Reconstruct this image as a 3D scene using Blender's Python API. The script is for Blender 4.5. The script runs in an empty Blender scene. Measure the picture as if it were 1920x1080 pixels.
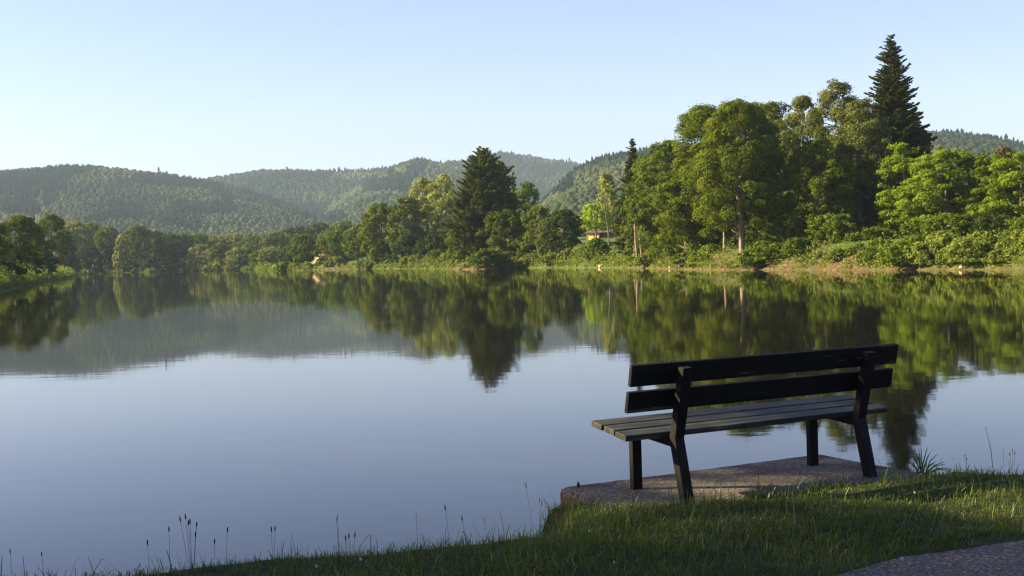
import bpy, math
import numpy as np
from math import radians, sin, cos, pi

scene = bpy.context.scene
COL = scene.collection

# ------------------------------------------------------------------ camera
F_PX, HOR, ROLL, EYE = 2350.0, 479.0, 1.8, 2.1      # focal length in px of a 1920 wide frame
r_ = radians(ROLL)
p_ = math.atan((540 - HOR) * cos(r_) / F_PX)
FW = np.array([0, cos(p_), -sin(p_)])
_u0 = np.array([0, sin(p_), cos(p_)]); _r0 = np.array([1.0, 0, 0])
RT = _r0 * cos(r_) - _u0 * sin(r_)
UP = _u0 * cos(r_) + _r0 * sin(r_)
from mathutils import Matrix
cam_d = bpy.data.cameras.new("camera")
cam = bpy.data.objects.new("camera", cam_d)
COL.objects.link(cam)
cam_d.sensor_width = 36.0
cam_d.lens = 36.0 * F_PX / 1920.0
cam_d.clip_start = 0.1
cam_d.clip_end = 20000
m = Matrix.Identity(4)
for i in range(3):
    m[i][0], m[i][1], m[i][2] = RT[i], UP[i], -FW[i]
m[2][3] = EYE
cam.matrix_world = m
scene.camera = cam

def ray(x, y):
    return FW + RT * (x - 960) / F_PX + UP * (540 - y) / F_PX

def on_z(x, y, z):
    d = ray(x, y)
    return (d * ((z - EYE) / d[2]))[:2]

def at_dist(x, y, D):
    """world point seen at photo pixel x,y whose depth along +Y is D"""
    d = ray(x, y)
    P = d * (D / d[1])
    return np.array([P[0], P[1], P[2] + EYE])

# ------------------------------------------------------------------ light
SUN_AZ, SUN_EL = -86.0, 26.0          # azimuth from +Y, negative = left
world = bpy.data.worlds.new("World")
scene.world = world
world.use_nodes = True
wn = world.node_tree
bg = wn.nodes["Background"]
sky = wn.nodes.new("ShaderNodeTexSky")
sky.sky_type = 'NISHITA'
sky.sun_disc = False
sky.sun_elevation = radians(SUN_EL)
sky.sun_rotation = radians(SUN_AZ)
sky.air_density = 1.0
sky.dust_density = 1.0
sky.ozone_density = 2.0
wb = wn.nodes.new("ShaderNodeMix"); wb.data_type = 'RGBA'; wb.blend_type = 'MULTIPLY'   # the photograph's white balance
wb.inputs[0].default_value = 1.0; wb.inputs[7].default_value = (.815, .765, .98, 1)
wn.links.new(sky.outputs[0], wb.inputs[6]); wn.links.new(wb.outputs[2], bg.inputs[0])
bg.inputs[1].default_value = 0.0715
sun_d = bpy.data.lights.new("sun", 'SUN')
sun_d.energy = 5.0
sun_d.angle = radians(0.5)
sun_d.color = (1.0, 0.86, 0.50)
sun = bpy.data.objects.new("sun", sun_d)
COL.objects.link(sun)
sd = np.array([sin(radians(SUN_AZ)) * cos(radians(SUN_EL)), cos(radians(SUN_AZ)) * cos(radians(SUN_EL)), sin(radians(SUN_EL))])
from mathutils import Vector
sun.rotation_euler = Vector(sd).to_track_quat('Z', 'Y').to_euler()
sun.location = (0, 0, 60)

scene.view_settings.view_transform = 'Standard'
scene.view_settings.look = 'None'
scene.view_settings.gamma = 1.0
scene.view_settings.exposure = 1.82
scene.view_settings.use_curve_mapping = False
scene.cycles.max_bounces = 6
scene.cycles.diffuse_bounces = 2
scene.cycles.glossy_bounces = 3
scene.cycles.transmission_bounces = 2
scene.cycles.volume_bounces = 0
scene.cycles.transparent_max_bounces = 4
scene.cycles.caustics_reflective = False
scene.cycles.caustics_refractive = False
scene.cycles.use_denoising = True
scene.cycles.pixel_filter_type = 'BLACKMAN_HARRIS'
scene.cycles.filter_width = 1.3

# ------------------------------------------------------------------ helpers
def tag(o, label=None, cat=None, group=None, kind=None):
    if label: o['label'] = label
    if cat: o['category'] = cat
    if group: o['group'] = group
    if kind: o['kind'] = kind
    return o

def empty(name, loc):
    o = bpy.data.objects.new(name, None)
    o.empty_display_size = 0.3
    COL.objects.link(o)
    o.location = [float(v) for v in loc]
    return o

def mesh_from(name, V, faces, mat=None, parent=None, smooth=False, tint=None, mats=None, mat_idx=None):
    """V (n,3); faces: (m,k) array or list of such arrays"""
    if not isinstance(faces, (list, tuple)):
        faces = [faces]
    faces = [np.asarray(f, dtype=np.int32) for f in faces if len(f)]
    me = bpy.data.meshes.new(name)
    V = np.asarray(V, dtype=np.float32)
    me.vertices.add(len(V))
    me.vertices.foreach_set("co", V.ravel())
    tot = np.concatenate([np.full(len(f), f.shape[1], dtype=np.int32) for f in faces])
    idx = np.concatenate([f.ravel() for f in faces])
    start = np.concatenate([[0], np.cumsum(tot)[:-1]]).astype(np.int32)
    me.loops.add(len(idx))
    me.loops.foreach_set("vertex_index", idx)
    me.polygons.add(len(tot))
    me.polygons.foreach_set("loop_start", start)
    me.polygons.foreach_set("loop_total", tot)
    if mats:
        for q in mats: me.materials.append(q)
        me.polygons.foreach_set("material_index", np.asarray(mat_idx, dtype=np.int32))
    elif mat: me.materials.append(mat)
    me.polygons.foreach_set("use_smooth", np.full(len(tot), smooth))
    if tint is not None:
        a = me.attributes.new("tint", 'FLOAT', 'FACE')
        a.data.foreach_set("value", np.asarray(tint, dtype=np.float32))
    me.update(calc_edges=True)
    o = bpy.data.objects.new(name, me)
    COL.objects.link(o)
    if parent is not None:
        o.parent = parent
    return o

class MB:
    """collects boxes, tubes and cards"""
    def __init__(s):
        s.V = []; s.Q = []; s.T = []; s.n = 0; s.tq = []; s.tt = []
    def add(s, V, Q=None, T=None, tint=0.5):
        V = np.asarray(V, float)
        if Q is not None and len(Q):
            s.Q.append(np.asarray(Q) + s.n)
            s.tq.append(np.full(len(Q), tint) if np.isscalar(tint) else tint)
        if T is not None and len(T):
            s.T.append(np.asarray(T) + s.n)
            s.tt.append(np.full(len(T), tint) if np.isscalar(tint) else tint)
        s.V.append(V); s.n += len(V)
    def hexa(s, c8, bev=0.0, tint=0.5):
        """8 corners: bottom ring 0-3, top ring 4-7"""
        s.add(c8, Q=[(3, 2, 1, 0), (4, 5, 6, 7), (0, 1, 5, 4), (1, 2, 6, 5), (2, 3, 7, 6), (3, 0, 4, 7)], tint=tint)
    def tube(s, P, R, n=7, cap=True, tint=0.5):
        P = np.asarray(P, float); R = np.asarray(R, float)
        k = len(P)
        T = np.gradient(P, axis=0)
        T /= np.linalg.norm(T, axis=1)[:, None] + 1e-9
        ref = np.array([1.0, 0.13, 0.07]) if abs(T[0][0]) < 0.8 else np.array([0.1, 1.0, 0.1])
        A = np.cross(T, ref); A /= np.linalg.norm(A, axis=1)[:, None] + 1e-9
        B = np.cross(T, A)
        th = np.arange(n) * 2 * pi / n
        V = (P[:, None] + R[:, None, None] * (np.cos(th)[None, :, None] * A[:, None] + np.sin(th)[None, :, None] * B[:, None])).reshape(-1, 3)
        i = np.arange(k - 1)[:, None] * n; j = np.arange(n)[None]; j2 = (j + 1) % n
        Q = np.stack([i + j, i + j2, i + n + j2, i + n + j], -1).reshape(-1, 4)
        s.add(V, Q=Q, tint=tint)
        if cap:
            c = np.vstack([V[-n:], P[-1] + T[-1] * R[-1] * .3])
            s.add(c, T=[(q, (q + 1) % n, n) for q in range(n)], tint=tint)
    def build(s, name, mat, parent=None, smooth=False):
        fs = []; tn = []
        if s.Q: fs.append(np.concatenate(s.Q)); tn.append(np.concatenate(s.tq))
        if s.T: fs.append(np.concatenate(s.T)); tn.append(np.concatenate(s.tt))
        return mesh_from(name, np.concatenate(s.V), fs, mat, parent, smooth, tint=np.concatenate(tn))

# --- small value noise in numpy (for shapes)
_rs = np.random.RandomState(11)
_tab = _rs.rand(256, 256)
def vnoise(x, y):
    x = np.asarray(x, float); y = np.asarray(y, float)
    xi = np.floor(x).astype(int); yi = np.floor(y).astype(int)
    fx = x - xi; fy = y - yi
    fx = fx * fx * (3 - 2 * fx); fy = fy * fy * (3 - 2 * fy)
    g = lambda a, b: _tab[a & 255, b & 255]
    return (g(xi, yi) * (1 - fx) + g(xi + 1, yi) * fx) * (1 - fy) + (g(xi, yi + 1) * (1 - fx) + g(xi + 1, yi + 1) * fx) * fy
def fbm(x, y, o=4):
    s = 0; a = 1; t = 0
    for k in range(o):
        s = s + a * vnoise(x * 2 ** k + 17 * k, y * 2 ** k + 31 * k); t += a; a *= .5
    return s / t

# ------------------------------------------------------------------ materials
def new_mat(name):
    mt = bpy.data.materials.new(name); mt.use_nodes = True
    nt = mt.node_tree
    for n in list(nt.nodes): nt.nodes.remove(n)
    out = nt.nodes.new("ShaderNodeOutputMaterial")
    return mt, nt, out
def N(nt, t, **kw):
    n = nt.nodes.new(t)
    for k, v in kw.items(): setattr(n, k, v)
    return n
def ramp(nt, stops, interp='LINEAR'):
    n = nt.nodes.new("ShaderNodeValToRGB")
    cr = n.color_ramp; cr.interpolation = interp
    while len(cr.elements) > 1: cr.elements.remove(cr.elements[-1])
    cr.elements[0].position = stops[0][0]; cr.elements[0].color = (*stops[0][1], 1)
    for p, c in stops[1:]:
        e = cr.elements.new(p); e.color = (*c, 1)
    return n

def leaf_mat(name, dark, mid, light, trans=0.22, gloss=0.0):
    mt, nt, out = new_mat(name)
    at = N(nt, "ShaderNodeAttribute", attribute_name="tint")
    rp = ramp(nt, [(0.0, dark), (0.5, mid), (1.0, light)])
    nt.links.new(at.outputs["Fac"], rp.inputs[0])
    df = N(nt, "ShaderNodeBsdfDiffuse"); tr = N(nt, "ShaderNodeBsdfTranslucent")
    mx = N(nt, "ShaderNodeMixShader"); mx.inputs[0].default_value = trans
    hs = N(nt, "ShaderNodeHueSaturation"); hs.inputs["Hue"].default_value = 0.485; hs.inputs["Value"].default_value = 1.5
    nt.links.new(rp.outputs[0], df.inputs[0]); nt.links.new(rp.outputs[0], hs.inputs["Color"])
    nt.links.new(hs.outputs[0], tr.inputs[0])
    nt.links.new(df.outputs[0], mx.inputs[1]); nt.links.new(tr.outputs[0], mx.inputs[2])
    if gloss:
        gl = N(nt, "ShaderNodeBsdfGlossy"); gl.inputs["Roughness"].default_value = .45
        gl.inputs["Color"].default_value = (.9, .95, 1, 1)
        m2 = N(nt, "ShaderNodeMixShader"); m2.inputs[0].default_value = gloss
        nt.links.new(mx.outputs[0], m2.inputs[1]); nt.links.new(gl.outputs[0], m2.inputs[2])
        nt.links.new(m2.outputs[0], out.inputs[0])
    else:
        nt.links.new(mx.outputs[0], out.inputs[0])
    return mt

M = {}
M['oak'] = leaf_mat("oak_leaves", (.042, .064, .007), (.102, .132, .010), (.17, .19, .018))
M['olive'] = leaf_mat("olive_leaves", (.040, .055, .012), (.100, .118, .024), (.17, .18, .045))
M['mid'] = leaf_mat("green_leaves", (.038, .064, .008), (.094, .134, .012), (.16, .195, .020))
M['bright'] = leaf_mat("bright_leaves", (.075, .12, .010), (.145, .205, .014), (.21, .27, .022), .28)
M['lime'] = leaf_mat("lime_leaves", (.16, .22, .010), (.28, .38, .012), (.38, .48, .02), .3)
M['pale'] = leaf_mat("pale_leaves", (.13, .155, .028), (.24, .265, .055), (.34, .35, .09), .25)
M['dark'] = leaf_mat("dark_shade_leaves", (.020, .034, .009), (.042, .060, .012), (.078, .098, .018), .15)  # naturally dark foliage; also puts shade into the colour of shaded trees
M['willow'] = leaf_mat("willow_leaves", (.09, .11, .02), (.18, .20, .035), (.26, .27, .055), .22)
M['needle'] = leaf_mat("conifer_needles", (.038, .054, .013), (.080, .098, .022), (.14, .15, .032), .12)
M['fir'] = leaf_mat("fir_needles", (.050, .074, .016), (.112, .142, .022), (.18, .20, .034), .15)
M['rust'] = leaf_mat("browned_leaves", (.06, .045, .02), (.11, .075, .035), (.16, .11, .05), .2)
M['bramble'] = leaf_mat("bramble_leaves", (.075, .10, .015), (.145, .185, .026), (.24, .27, .05), .25)
M['hillwood'] = leaf_mat("hill_wood", (.009, .022, .014), (.038, .054, .021), (.092, .098, .036), .0)
M['grassblade'] = leaf_mat("grass_blades", (.040, .06, .008), (.088, .125, .014), (.28, .25, .06), .42, .02)
M['straw'] = leaf_mat("straw", (.16, .12, .06), (.38, .30, .17), (.55, .46, .28), .3)
M['stalk'] = leaf_mat("plantain_stalk", (.02, .022, .01), (.035, .04, .016), (.06, .06, .025), .1)
M['seedhead'] = leaf_mat("plantain_head", (.012, .010, .006), (.022, .018, .010), (.04, .03, .018), .0)

def break_up(mt, scale, amt):
    nt = mt.node_tree
    at = next(n for n in nt.nodes if n.type == 'ATTRIBUTE'); rp = next(n for n in nt.nodes if n.type == 'VALTORGB')
    tc = N(nt, "ShaderNodeTexCoord"); nz = N(nt, "ShaderNodeTexNoise"); nz.inputs["Scale"].default_value = scale; nz.inputs["Detail"].default_value = 3
    nt.links.new(tc.outputs["Object"], nz.inputs[0])
    ma = N(nt, "ShaderNodeMath", operation='MULTIPLY_ADD'); ma.inputs[1].default_value = amt; ma.inputs[2].default_value = -.5 * amt
    nt.links.new(nz.outputs[0], ma.inputs[0])
    ad = N(nt, "ShaderNodeMath", operation='ADD'); nt.links.new(at.outputs["Fac"], ad.inputs[0]); nt.links.new(ma.outputs[0], ad.inputs[1])
    nt.links.new(ad.outputs[0], rp.inputs[0])
    bp = N(nt, "ShaderNodeBump"); bp.inputs["Strength"].default_value = 1; bp.inputs["Distance"].default_value = 1.6
    nt.links.new(nz.outputs[0], bp.inputs["Height"])
    df = next(n for n in nt.nodes if n.type == 'BSDF_DIFFUSE'); nt.links.new(bp.outputs[0], df.inputs["Normal"])
break_up(M['hillwood'], .8, .9)

def bark_mat(name, c1, c2, scale=9):
    mt, nt, out = new_mat(name)
    tc = N(nt, "ShaderNodeTexCoord"); mp = N(nt, "ShaderNodeMapping"); mp.inputs["Scale"].default_value = (scale, scale, scale * .22)
    nz = N(nt, "ShaderNodeTexNoise"); nz.inputs["Scale"].default_value = 1.0; nz.inputs["Detail"].default_value = 6
    nt.links.new(tc.outputs["Object"], mp.inputs[0]); nt.links.new(mp.outputs[0], nz.inputs[0])
    rp = ramp(nt, [(.32, c1), (.68, c2)]); nt.links.new(nz.outputs[0], rp.inputs[0])
    bp = N(nt, "ShaderNodeBump"); bp.inputs["Strength"].default_value = .8; bp.inputs["Distance"].default_value = .05
    nt.links.new(nz.outputs[0], bp.inputs["Height"])
    b = N(nt, "ShaderNodeBsdfPrincipled"); b.inputs["Roughness"].default_value = .9
    nt.links.new(rp.outputs[0], b.inputs["Base Color"]); nt.links.new(bp.outputs[0], b.inputs["Normal"])
    nt.links.new(b.outputs[0], out.inputs[0]); return mt
M['bark'] = bark_mat("bark", (.07, .055, .04), (.22, .17, .12))
M['barkpine'] = bark_mat("pine_bark", (.12, .08, .05), (.34, .24, .17))
M['barkdark'] = bark_mat("dark_bark", (.03, .025, .02), (.09, .07, .05))

def noise_color_mat(name, stops, scale, detail=8, rough=.9, bump=.3, bdist=.02, coord="Object", stretch=(1, 1, 1), spec=.3, second=None):
    mt, nt, out = new_mat(name)
    tc = N(nt, "ShaderNodeTexCoord"); mp = N(nt, "ShaderNodeMapping"); mp.inputs["Scale"].default_value = stretch
    nz = N(nt, "ShaderNodeTexNoise"); nz.inputs["Scale"].default_value = scale; nz.inputs["Detail"].default_value = detail
    nz.inputs["Roughness"].default_value = .65
    nt.links.new(tc.outputs[coord], mp.inputs[0]); nt.links.new(mp.outputs[0], nz.inputs[0])
    rp = ramp(nt, stops); nt.links.new(nz.outputs[0], rp.inputs[0])
    col = rp.outputs[0]
    if second:
        s2, st2, fac = second
        n2 = N(nt, "ShaderNodeTexNoise"); n2.inputs["Scale"].default_value = s2; n2.inputs["Detail"].default_value = 4
        nt.links.new(tc.outputs[coord], n2.inputs[0])
        r2 = ramp(nt, st2); nt.links.new(n2.outputs[0], r2.inputs[0])
        mx = N(nt, "ShaderNodeMix", data_type='RGBA', blend_type='MULTIPLY'); mx.inputs[0].default_value = fac
        nt.links.new(col, mx.inputs[6]); nt.links.new(r2.outputs[0], mx.inputs[7]); col = mx.outputs[2]
    b = N(nt, "ShaderNodeBsdfPrincipled"); b.inputs["Roughness"].default_value = rough
    b.inputs["Specular IOR Level"].default_value = spec
    bp = N(nt, "ShaderNodeBump"); bp.inputs["Strength"].default_value = bump; bp.inputs["Distance"].default_value = bdist
    nt.links.new(nz.outputs[0], bp.inputs["Height"]); nt.links.new(bp.outputs[0], b.inputs["Normal"])
    nt.links.new(col, b.inputs["Base Color"]); nt.links.new(b.outputs[0], out.inputs[0])
    return mt
M['soil'] = noise_color_mat("soil", [(.3, (.03, .03, .015)), (.5, (.05, .06, .02)), (.7, (.075, .07, .035))], 14, bump=.8, bdist=.03)
M['earth'] = noise_color_mat("earth_bank", [(.3, (.16, .085, .045)), (.5, (.30, .17, .10)), (.7, (.42, .27, .17))], 1.1, bump=1, bdist=.5, stretch=(1, 1, 1))
M['rockface'] = noise_color_mat("sandy_face", [(.3, (.38, .22, .12)), (.5, (.52, .33, .19)), (.7, (.62, .42, .27))], .9, bump=1, bdist=.6)
M['hillsoil'] = noise_color_mat("hill_ground", [(.3, (.012, .02, .010)), (.5, (.022, .034, .014)), (.7, (.04, .052, .02))], .02, bump=.2, bdist=3)
M['asphalt'] = noise_color_mat("asphalt", [(.34, (.022, .02, .019)), (.46, (.052, .040, .030)), (.54, (.105, .080, .058)), (.66, (.32, .24, .165))], 55, detail=3, bump=1.0, bdist=.006, spec=.35, rough=.8,
                               second=(1.3, [(.35, (.7, .7, .7)), (.65, (1, 1, 1))], .7))
M['slab'] = noise_color_mat("aggregate_concrete", [(.30, (.026, .020, .014)), (.45, (.082, .062, .045)), (.56, (.15, .115, .085)), (.68, (.34, .27, .19))], 48, detail=5, bump=1.0, bdist=.008,
                            second=(2.4, [(.36, (.30, .28, .25)), (.6, (1, 1, 1))], .9))
def wood_mat(name, stops, rough, axis):
    st = [22, 22, 22]; st[axis] = 1.6
    return noise_color_mat(name, stops, 1.0, detail=8, rough=rough, bump=.6, bdist=.004, stretch=tuple(st), spec=.18,
                           second=(5.0, [(.35, (.6, .6, .6)), (.62, (1, 1, 1))], .8))
M['wood_back'] = wood_mat("dark_stained_wood", [(.3, (.003, .0025, .002)), (.6, (.007, .006, .005)), (.62, (.012, .010, .008)), (.65, (.075, .06, .045))], .7, 0)
M['wood_seat'] = wood_mat("worn_stained_wood", [(.3, (.010, .010, .007)), (.52, (.040, .039, .028)), (.72, (.13, .12, .09))], .6, 0)
M['wood_post'] = wood_mat("post_wood", [(.3, (.004, .003, .0025)), (.6, (.010, .007, .006)), (.8, (.03, .022, .018))], .7, 2)

# terrain: grass, earthy banks by slope / position attribute
def terrain_mat():
    mt, nt, out = new_mat("ground_cover")
    tc = N(nt, "ShaderNodeTexCoord")
    at = N(nt, "ShaderNodeAttribute", attribute_name="bank")
    n1 = N(nt, "ShaderNodeTexNoise"); n1.inputs["Scale"].default_value = .35; n1.inputs["Detail"].default_value = 9; n1.inputs["Roughness"].default_value = .7
    nt.links.new(tc.outputs["Object"], n1.inputs[0])
    g = ramp(nt, [(.3, (.035, .062, .012)), (.5, (.070, .110, .018)), (.7, (.12, .155, .03))]); nt.links.new(n1.outputs[0], g.inputs[0])
    n2 = N(nt, "ShaderNodeTexNoise"); n2.inputs["Scale"].default_value = 1.4; n2.inputs["Detail"].default_value = 8; n2.inputs["Roughness"].default_value = .7
    nt.links.new(tc.outputs["Object"], n2.inputs[0])
    e = ramp(nt, [(.3, (.05, .033, .016)), (.5, (.12, .078, .036)), (.7, (.21, .145, .07))]); nt.links.new(n2.outputs[0], e.inputs[0])
    mx = N(nt, "ShaderNodeMix", data_type='RGBA')
    nt.links.new(at.outputs["Fac"], mx.inputs[0]); nt.links.new(g.outputs[0], mx.inputs[6]); nt.links.new(e.outputs[0], mx.inputs[7])
    # near ground (under the grass blades) dark soil
    ge = N(nt, "ShaderNodeVectorMath", operation='LENGTH'); nt.links.new(tc.outputs["Object"], ge.inputs[0])
    mr = N(nt, "ShaderNodeMapRange"); mr.inputs["From Min"].default_value = 18; mr.inputs["From Max"].default_value = 60
    nt.links.new(ge.outputs["Value"], mr.inputs["Value"])
    n3 = N(nt, "ShaderNodeTexNoise"); n3.inputs["Scale"].default_value = 16; n3.inputs["Detail"].default_value = 8
    nt.links.new(tc.outputs["Object"], n3.inputs[0])
    s = ramp(nt, [(.3, (.02, .022, .010)), (.5, (.035, .045, .014)), (.7, (.06, .06, .028))]); nt.links.new(n3.outputs[0], s.inputs[0])
    m2 = N(nt, "ShaderNodeMix", data_type='RGBA')
    nt.links.new(mr.outputs[0], m2.inputs[0]); nt.links.new(s.outputs[0], m2.inputs[6]); nt.links.new(mx.outputs[2], m2.inputs[7])
    b = N(nt, "ShaderNodeBsdfPrincipled"); b.inputs["Roughness"].default_value = .95; b.inputs["Specular IOR Level"].default_value = .15
    bp = N(nt, "ShaderNodeBump"); bp.inputs["Strength"].default_value = .9; bp.inputs["Distance"].default_value = .25
    nt.links.new(n2.outputs[0], bp.inputs["Height"])
    nt.links.new(bp.outputs[0], b.inputs["Normal"]); nt.links.new(m2.outputs[2], b.inputs["Base Color"]); nt.links.new(b.outputs[0], out.inputs[0])
    return mt
M['ground'] = terrain_mat()

def water_mat():
    mt, nt, out = new_mat("lake_water")
    tc = N(nt, "ShaderNodeTexCoord")
    b = N(nt, "ShaderNodeBsdfPrincipled")
    b.inputs["Base Color"].default_value = (.008, .0065, .0055, 1)
    b.inputs["Roughness"].default_value = .03
    b.inputs["IOR"].default_value = 1.26
    # calm water: faint ripples, fainter in the lee of the far banks
    n1 = N(nt, "ShaderNodeTexNoise"); n1.inputs["Scale"].default_value = 2.2; n1.inputs["Detail"].default_value = 3
    n2 = N(nt, "ShaderNodeTexNoise"); n2.inputs["Scale"].default_value = .35; n2.inputs["Detail"].default_value = 2
    mp = N(nt, "ShaderNodeMapping"); mp.inputs["Scale"].default_value = (.55, 1.0, 1.0)
    nt.links.new(tc.outputs["Object"], mp.inputs[0])
    nt.links.new(mp.outputs[0], n1.inputs[0]); nt.links.new(mp.outputs[0], n2.inputs[0])
    ge = N(nt, "ShaderNodeVectorMath", operation='LENGTH'); nt.links.new(tc.outputs["Object"], ge.inputs[0])
    mr = N(nt, "ShaderNodeMapRange"); mr.inputs["From Min"].default_value = 45; mr.inputs["From Max"].default_value = 75
    mr.inputs["To Min"].default_value = 1.0; mr.inputs["To Max"].default_value = .35
    nt.links.new(ge.outputs["Value"], mr.inputs["Value"])
    b1 = N(nt, "ShaderNodeBump"); b1.inputs["Distance"].default_value = WAVE1
    nt.links.new(mr.outputs[0], b1.inputs["Strength"])
    nt.links.new(n1.outputs[0], b1.inputs["Height"])
    b2 = N(nt, "ShaderNodeBump"); b2.inputs["Distance"].default_value = WAVE2; b2.inputs["Strength"].default_value = 1.0
    nt.links.new(n2.outputs[0], b2.inputs["Height"]); nt.links.new(b1.outputs[0], b2.inputs["Normal"])
    n3 = N(nt, "ShaderNodeTexNoise"); n3.inputs["Scale"].default_value = 5.0; n3.inputs["Detail"].default_value = 2
    n4 = N(nt, "ShaderNodeTexNoise"); n4.inputs["Scale"].default_value = .16; n4.inputs["Detail"].default_value = 3
    nt.links.new(mp.outputs[0], n3.inputs[0]); nt.links.new(mp.outputs[0], n4.inputs[0])
    m4 = N(nt, "ShaderNodeMapRange"); m4.inputs["From Min"].default_value = .60; m4.inputs["From Max"].default_value = .68
    nt.links.new(n4.outputs[0], m4.inputs["Value"])
    b3 = N(nt, "ShaderNodeBump"); b3.inputs["Distance"].default_value = .0022
    nt.links.new(m4.outputs[0], b3.inputs["Strength"]); nt.links.new(n3.outputs[0], b3.inputs["Height"]); nt.links.new(b2.outputs[0], b3.inputs["Normal"])
    nt.links.new(b3.outputs[0], b.inputs["Normal"])
    nt.links.new(b.outputs[0], out.inputs[0])
    return mt
WAVE1, WAVE2 = .0009, .0016
M['water'] = water_mat()

def plain(name, col, rough=.8):
    mt, nt, out = new_mat(name)
    b = N(nt, "ShaderNodeBsdfPrincipled"); b.inputs["Base Color"].default_value = (*col, 1); b.inputs["Roughness"].default_value = rough
    nz = N(nt, "ShaderNodeTexNoise"); nz.inputs["Scale"].default_value = 3
    tc = N(nt, "ShaderNodeTexCoord"); nt.links.new(tc.outputs["Object"], nz.inputs[0])
    rp = ramp(nt, [(.3, tuple(c * .8 for c in col)), (.7, tuple(min(1, c * 1.15) for c in col))]); nt.links.new(nz.outputs[0], rp.inputs[0])
    nt.links.new(rp.outputs[0], b.inputs["Base Color"])
    nt.links.new(b.outputs[0], out.inputs[0]); return mt

# ------------------------------------------------------------------ bench frame of reference (on the slab)
SLAB_Z = 0.6
O_ = np.array([1.0007, 7.4011]); U_ = np.array([.88879, .45831]); V_ = np.array([-.45831, .88879])
def B(u, v, z=0.0):
    p = O_ + U_ * u + V_ * v
    return np.array([p[0], p[1], SLAB_Z + z])

# ------------------------------------------------------------------ lake outline
near = [on_z(x, y, .56) for x, y in ((-300, 1112), (0, 1080), (200, 1070), (330, 1050), (500, 1034), (650, 1030), (850, 1014), (950, 1002), (1015, 982))]
near = [p * (1 + .42 / np.linalg.norm(p)) for p in near]
near += [B(-.95, .72)[:2], B(-.47, .98)[:2], B(-.28, .80)[:2], B(.6, .76)[:2], B(1.62, .74)[:2], B(2.0, .35)[:2]]
nr = [on_z(x, y, .56) for x, y in ((1760, 886), (1830, 877), (1920, 868), (2100, 848), (2300, 825))]
near += [p * (1 + .38 / np.linalg.norm(p)) for p in nr]
far = [on_z(x, y, 0.0) for x, y in ((2400, 508), (2150, 507), (1920, 506), (1800, 506), (1700, 506.5), (1560, 506.5), (1440, 506), (1330, 506.5), (1270, 505), (1200, 503), (1120, 502),
                                   (1040, 502), (960, 502.5), (925, 504.5), (880, 505.5), (800, 504), (700, 504), (620, 505.5), (560, 507), (512, 508), (490, 506), (470, 505), (440, 505.8), (340, 508.3), (280, 510.6), (235, 511.5), (180, 513), (140, 516), (133, 521), (108, 524), (78, 527), (62, 534), (30, 541), (0, 549))]
lake = np.array([(-8, 5.2), (-5.2, 5.6)] + [tuple(p) for p in near] + [(12, 13.5), (26, 20), (45, 38), (55, 60)] + [tuple(p) for p in far]
                + [(-58, 105), (-52, 80), (-42, 55), (-30, 32), (-20, 16), (-13, 8)])
def seg_dist(P, poly):
    d = np.full(len(P), 1e9)
    n = len(poly)
    for i in range(n):
        a = poly[i]; b = poly[(i + 1) % n]
        ab = b - a; L2 = ab @ ab
        t = np.clip(((P - a) @ ab) / L2, 0, 1)
        q = a + t[:, None] * ab
        d = np.minimum(d, np.hypot(*(P - q).T))
    return d
def inside(P, poly):
    c = np.zeros(len(P), bool); n = len(poly)
    for i in range(n):
        a = poly[i]; b = poly[(i + 1) % n]
        if a[1] == b[1]: continue
        k = ((a[1] > P[:, 1]) != (b[1] > P[:, 1])) & (P[:, 0] < (b[0] - a[0]) * (P[:, 1] - a[1]) / (b[1] - a[1]) + a[0])
        c ^= k
    return c
def sdist(P):
    P = np.atleast_2d(P)
    d = seg_dist(P, lake)
    return np.where(inside(P, lake), -d, d)
def sm(a, b, x):
    t = np.clip((x - a) / (b - a), 0, 1); return t * t * (3 - 2 * t)

# path edge (asphalt in the right foreground); the camera side of the line is path
pe = [on_z(x, y, .6) for x, y in ((1500, 1098), (1600, 1079), (1700, 1048), (1800, 1035), (1920, 1020), (2200, 985))]
pe = [pe[0] + (pe[0] - pe[1]) * 14] + pe + [pe[-1] + (pe[-1] - pe[-2]) * 12]
pe = np.array(pe)
def path_side(P):
    """positive on the path"""
    y = np.interp(P[:, 0], pe[:, 0], pe[:, 1])
    return y - P[:, 1]

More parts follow.
